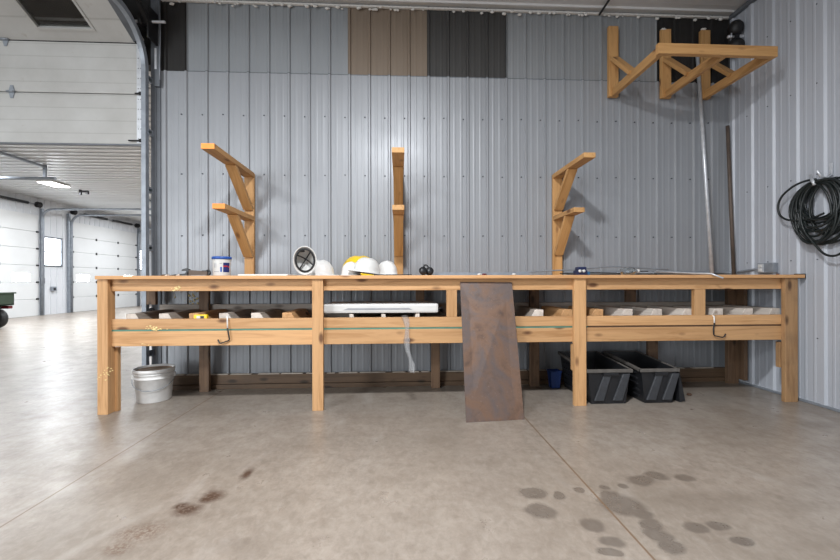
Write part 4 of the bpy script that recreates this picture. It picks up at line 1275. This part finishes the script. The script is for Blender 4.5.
# blue tool with two white round ends
c = onbench(583, 3.36)
t = thing('blue_tool', c, 'dark blue tool with two white round ends on the bench', 'tool')
bm = bmesh.new(); w0, w1 = X(577, 3.36), X(587.3, 3.36)
bx(bm, w0, w1, 3.35, 3.44, ZB_, Z(270.5, 3.36), .008); bx(bm, w0 + .012, w1 - .004, 3.36, 3.43, Z(271, 3.36), Z(267, 3.36), .008); part('body', bm, DKBLUE, t)
for px in (580, 583.8):
    bm = bmesh.new(); q = atY(px, 271, 3.345); lathe(bm, [(0, -.010), (.008, -.010), (.0125, -.006), (.0125, .012), (0, .012)], 16)
    bmesh.ops.transform(bm, matrix=Matrix.Translation(q) @ rot('X', -90).to_4x4(), verts=bm.verts); part('end_cap', bm, WHITEP, t, label='white round end')
bm = bmesh.new(); bx(bm, w1 + .001, X(590.3, 3.36), 3.36, 3.43, ZB_, Z(271.8, 3.36), .005); part('side_block', bm, TEAL, t, label='teal side block')
# clear bottle lying down
c = onbench(628, 3.44)
t = thing('clear_jug', c, 'clear plastic bottle lying on its side on the bench', 'bottle')
bm = bmesh.new()
lathe(bm, [(0, 0), (.030, 0), (.036, .006), (.036, .085), (.030, .105), (.014, .122), (.014, .14), (.011, .14), (.011, .12), (.027, .102), (.0335, .084), (.0335, .01), (0, .006)], 24)
bmesh.ops.transform(bm, matrix=Matrix.Translation(c + Vector((-.06, 0, .0365))) @ (rot('Z', -6) @ rot('Y', 90)).to_4x4(), verts=bm.verts)
part('body', bm, CLEARB, t)
bm = bmesh.new(); lathe(bm, [(0, 0), (.016, 0), (.017, .004), (.017, .018), (0, .018)], 16)
bmesh.ops.transform(bm, matrix=Matrix.Translation(c + Vector((-.06, 0, .0365))) @ (rot('Z', -6) @ rot('Y', 90)).to_4x4() @ Matrix.Translation((0, 0, .134)), verts=bm.verts)
part('cap', bm, WHITEP, t)
# small black fitting near the right of it
c = onbench(655, 3.33); bm = bmesh.new(); bx(bm, c.x - .012, c.x + .012, 3.32, 3.34, ZB_, ZB_ + .012, .003); bx(bm, c.x - .06, c.x - .011, 3.327, 3.335, ZB_, ZB_ + .006)
solo('small_key', bm, BLACKP, 'small black key-like piece on the bench right of the bottle', 'tool')
c = onbench(778, 3.35); bm = bmesh.new(); blob(bm, c + Vector((0, 0, .006)), .012, sub=1, sq=(1.5, 1, .5)); solo('scrap_chip', bm, DKRED, 'reddish chip on the bench below the outlet box', 'scrap')
# black strap under the ceiling
bm = bmesh.new()
p0, p1 = atZ(599.5, 15, ZC - .03), atZ(611, -3, ZC - .03)
p0 = atY(599.5, 14.5, YW - .03); p1 = Vector((p0.x + .0, p0.y - .35, ZC - .03))
p1 = atZ(611, -3, ZC - .035)
tube(bm, [p0, p1], .011, 8)
solo('ceiling_rod', bm, BLACKP, 'short black rod on the ceiling edge above the lumber rack', 'rod')

# ------------------------------------------------------------------ light
def area(name, loc, sx, sy, e, col=(1, .97, .92), rotm=None):
    l = bpy.data.lights.new(name, 'AREA'); l.shape = 'RECTANGLE'; l.size = sx; l.size_y = sy; l.energy = e; l.color = col
    o = bpy.data.objects.new(name, l); COL.objects.link(o); o.location = loc
    if rotm: o.rotation_euler = rotm
    return o
area('ceiling_lamp', (-.14, .6, 3.62), .28, .28, 230, (.96, .98, 1))
area('ceiling_lamp', (-4.1, -2.6, 3.62), 1.0, .5, 330, (.95, .98, 1))
# daylight through a wide door opening behind and to the left of the camera
area('doorway_daylight', (-7.2, -5.8, 1.75), 5.0, 3.2, 430, (.89, .95, 1), (math.radians(90), 0, math.radians(-18)))
for x in (-8.9, -5.0, -1.0):
    for y in (8.6, 10.9, 15.5):
        area('bay_lamp', (x, y, ZB - .09), .5 if x < -8 else 1.2, .7 if x < -8 else 1.2, 150, (.92, .96, 1))
w = bpy.data.worlds.new('world'); SC.world = w; w.use_nodes = True
bg = w.node_tree.nodes['Background']; bg.inputs[0].default_value = (.92, .96, 1, 1); bg.inputs[1].default_value = .4
vs = SC.view_settings
vs.view_transform = 'Standard'; vs.look = 'None'; vs.gamma = 1; vs.use_curve_mapping = False; vs.exposure = 0.0
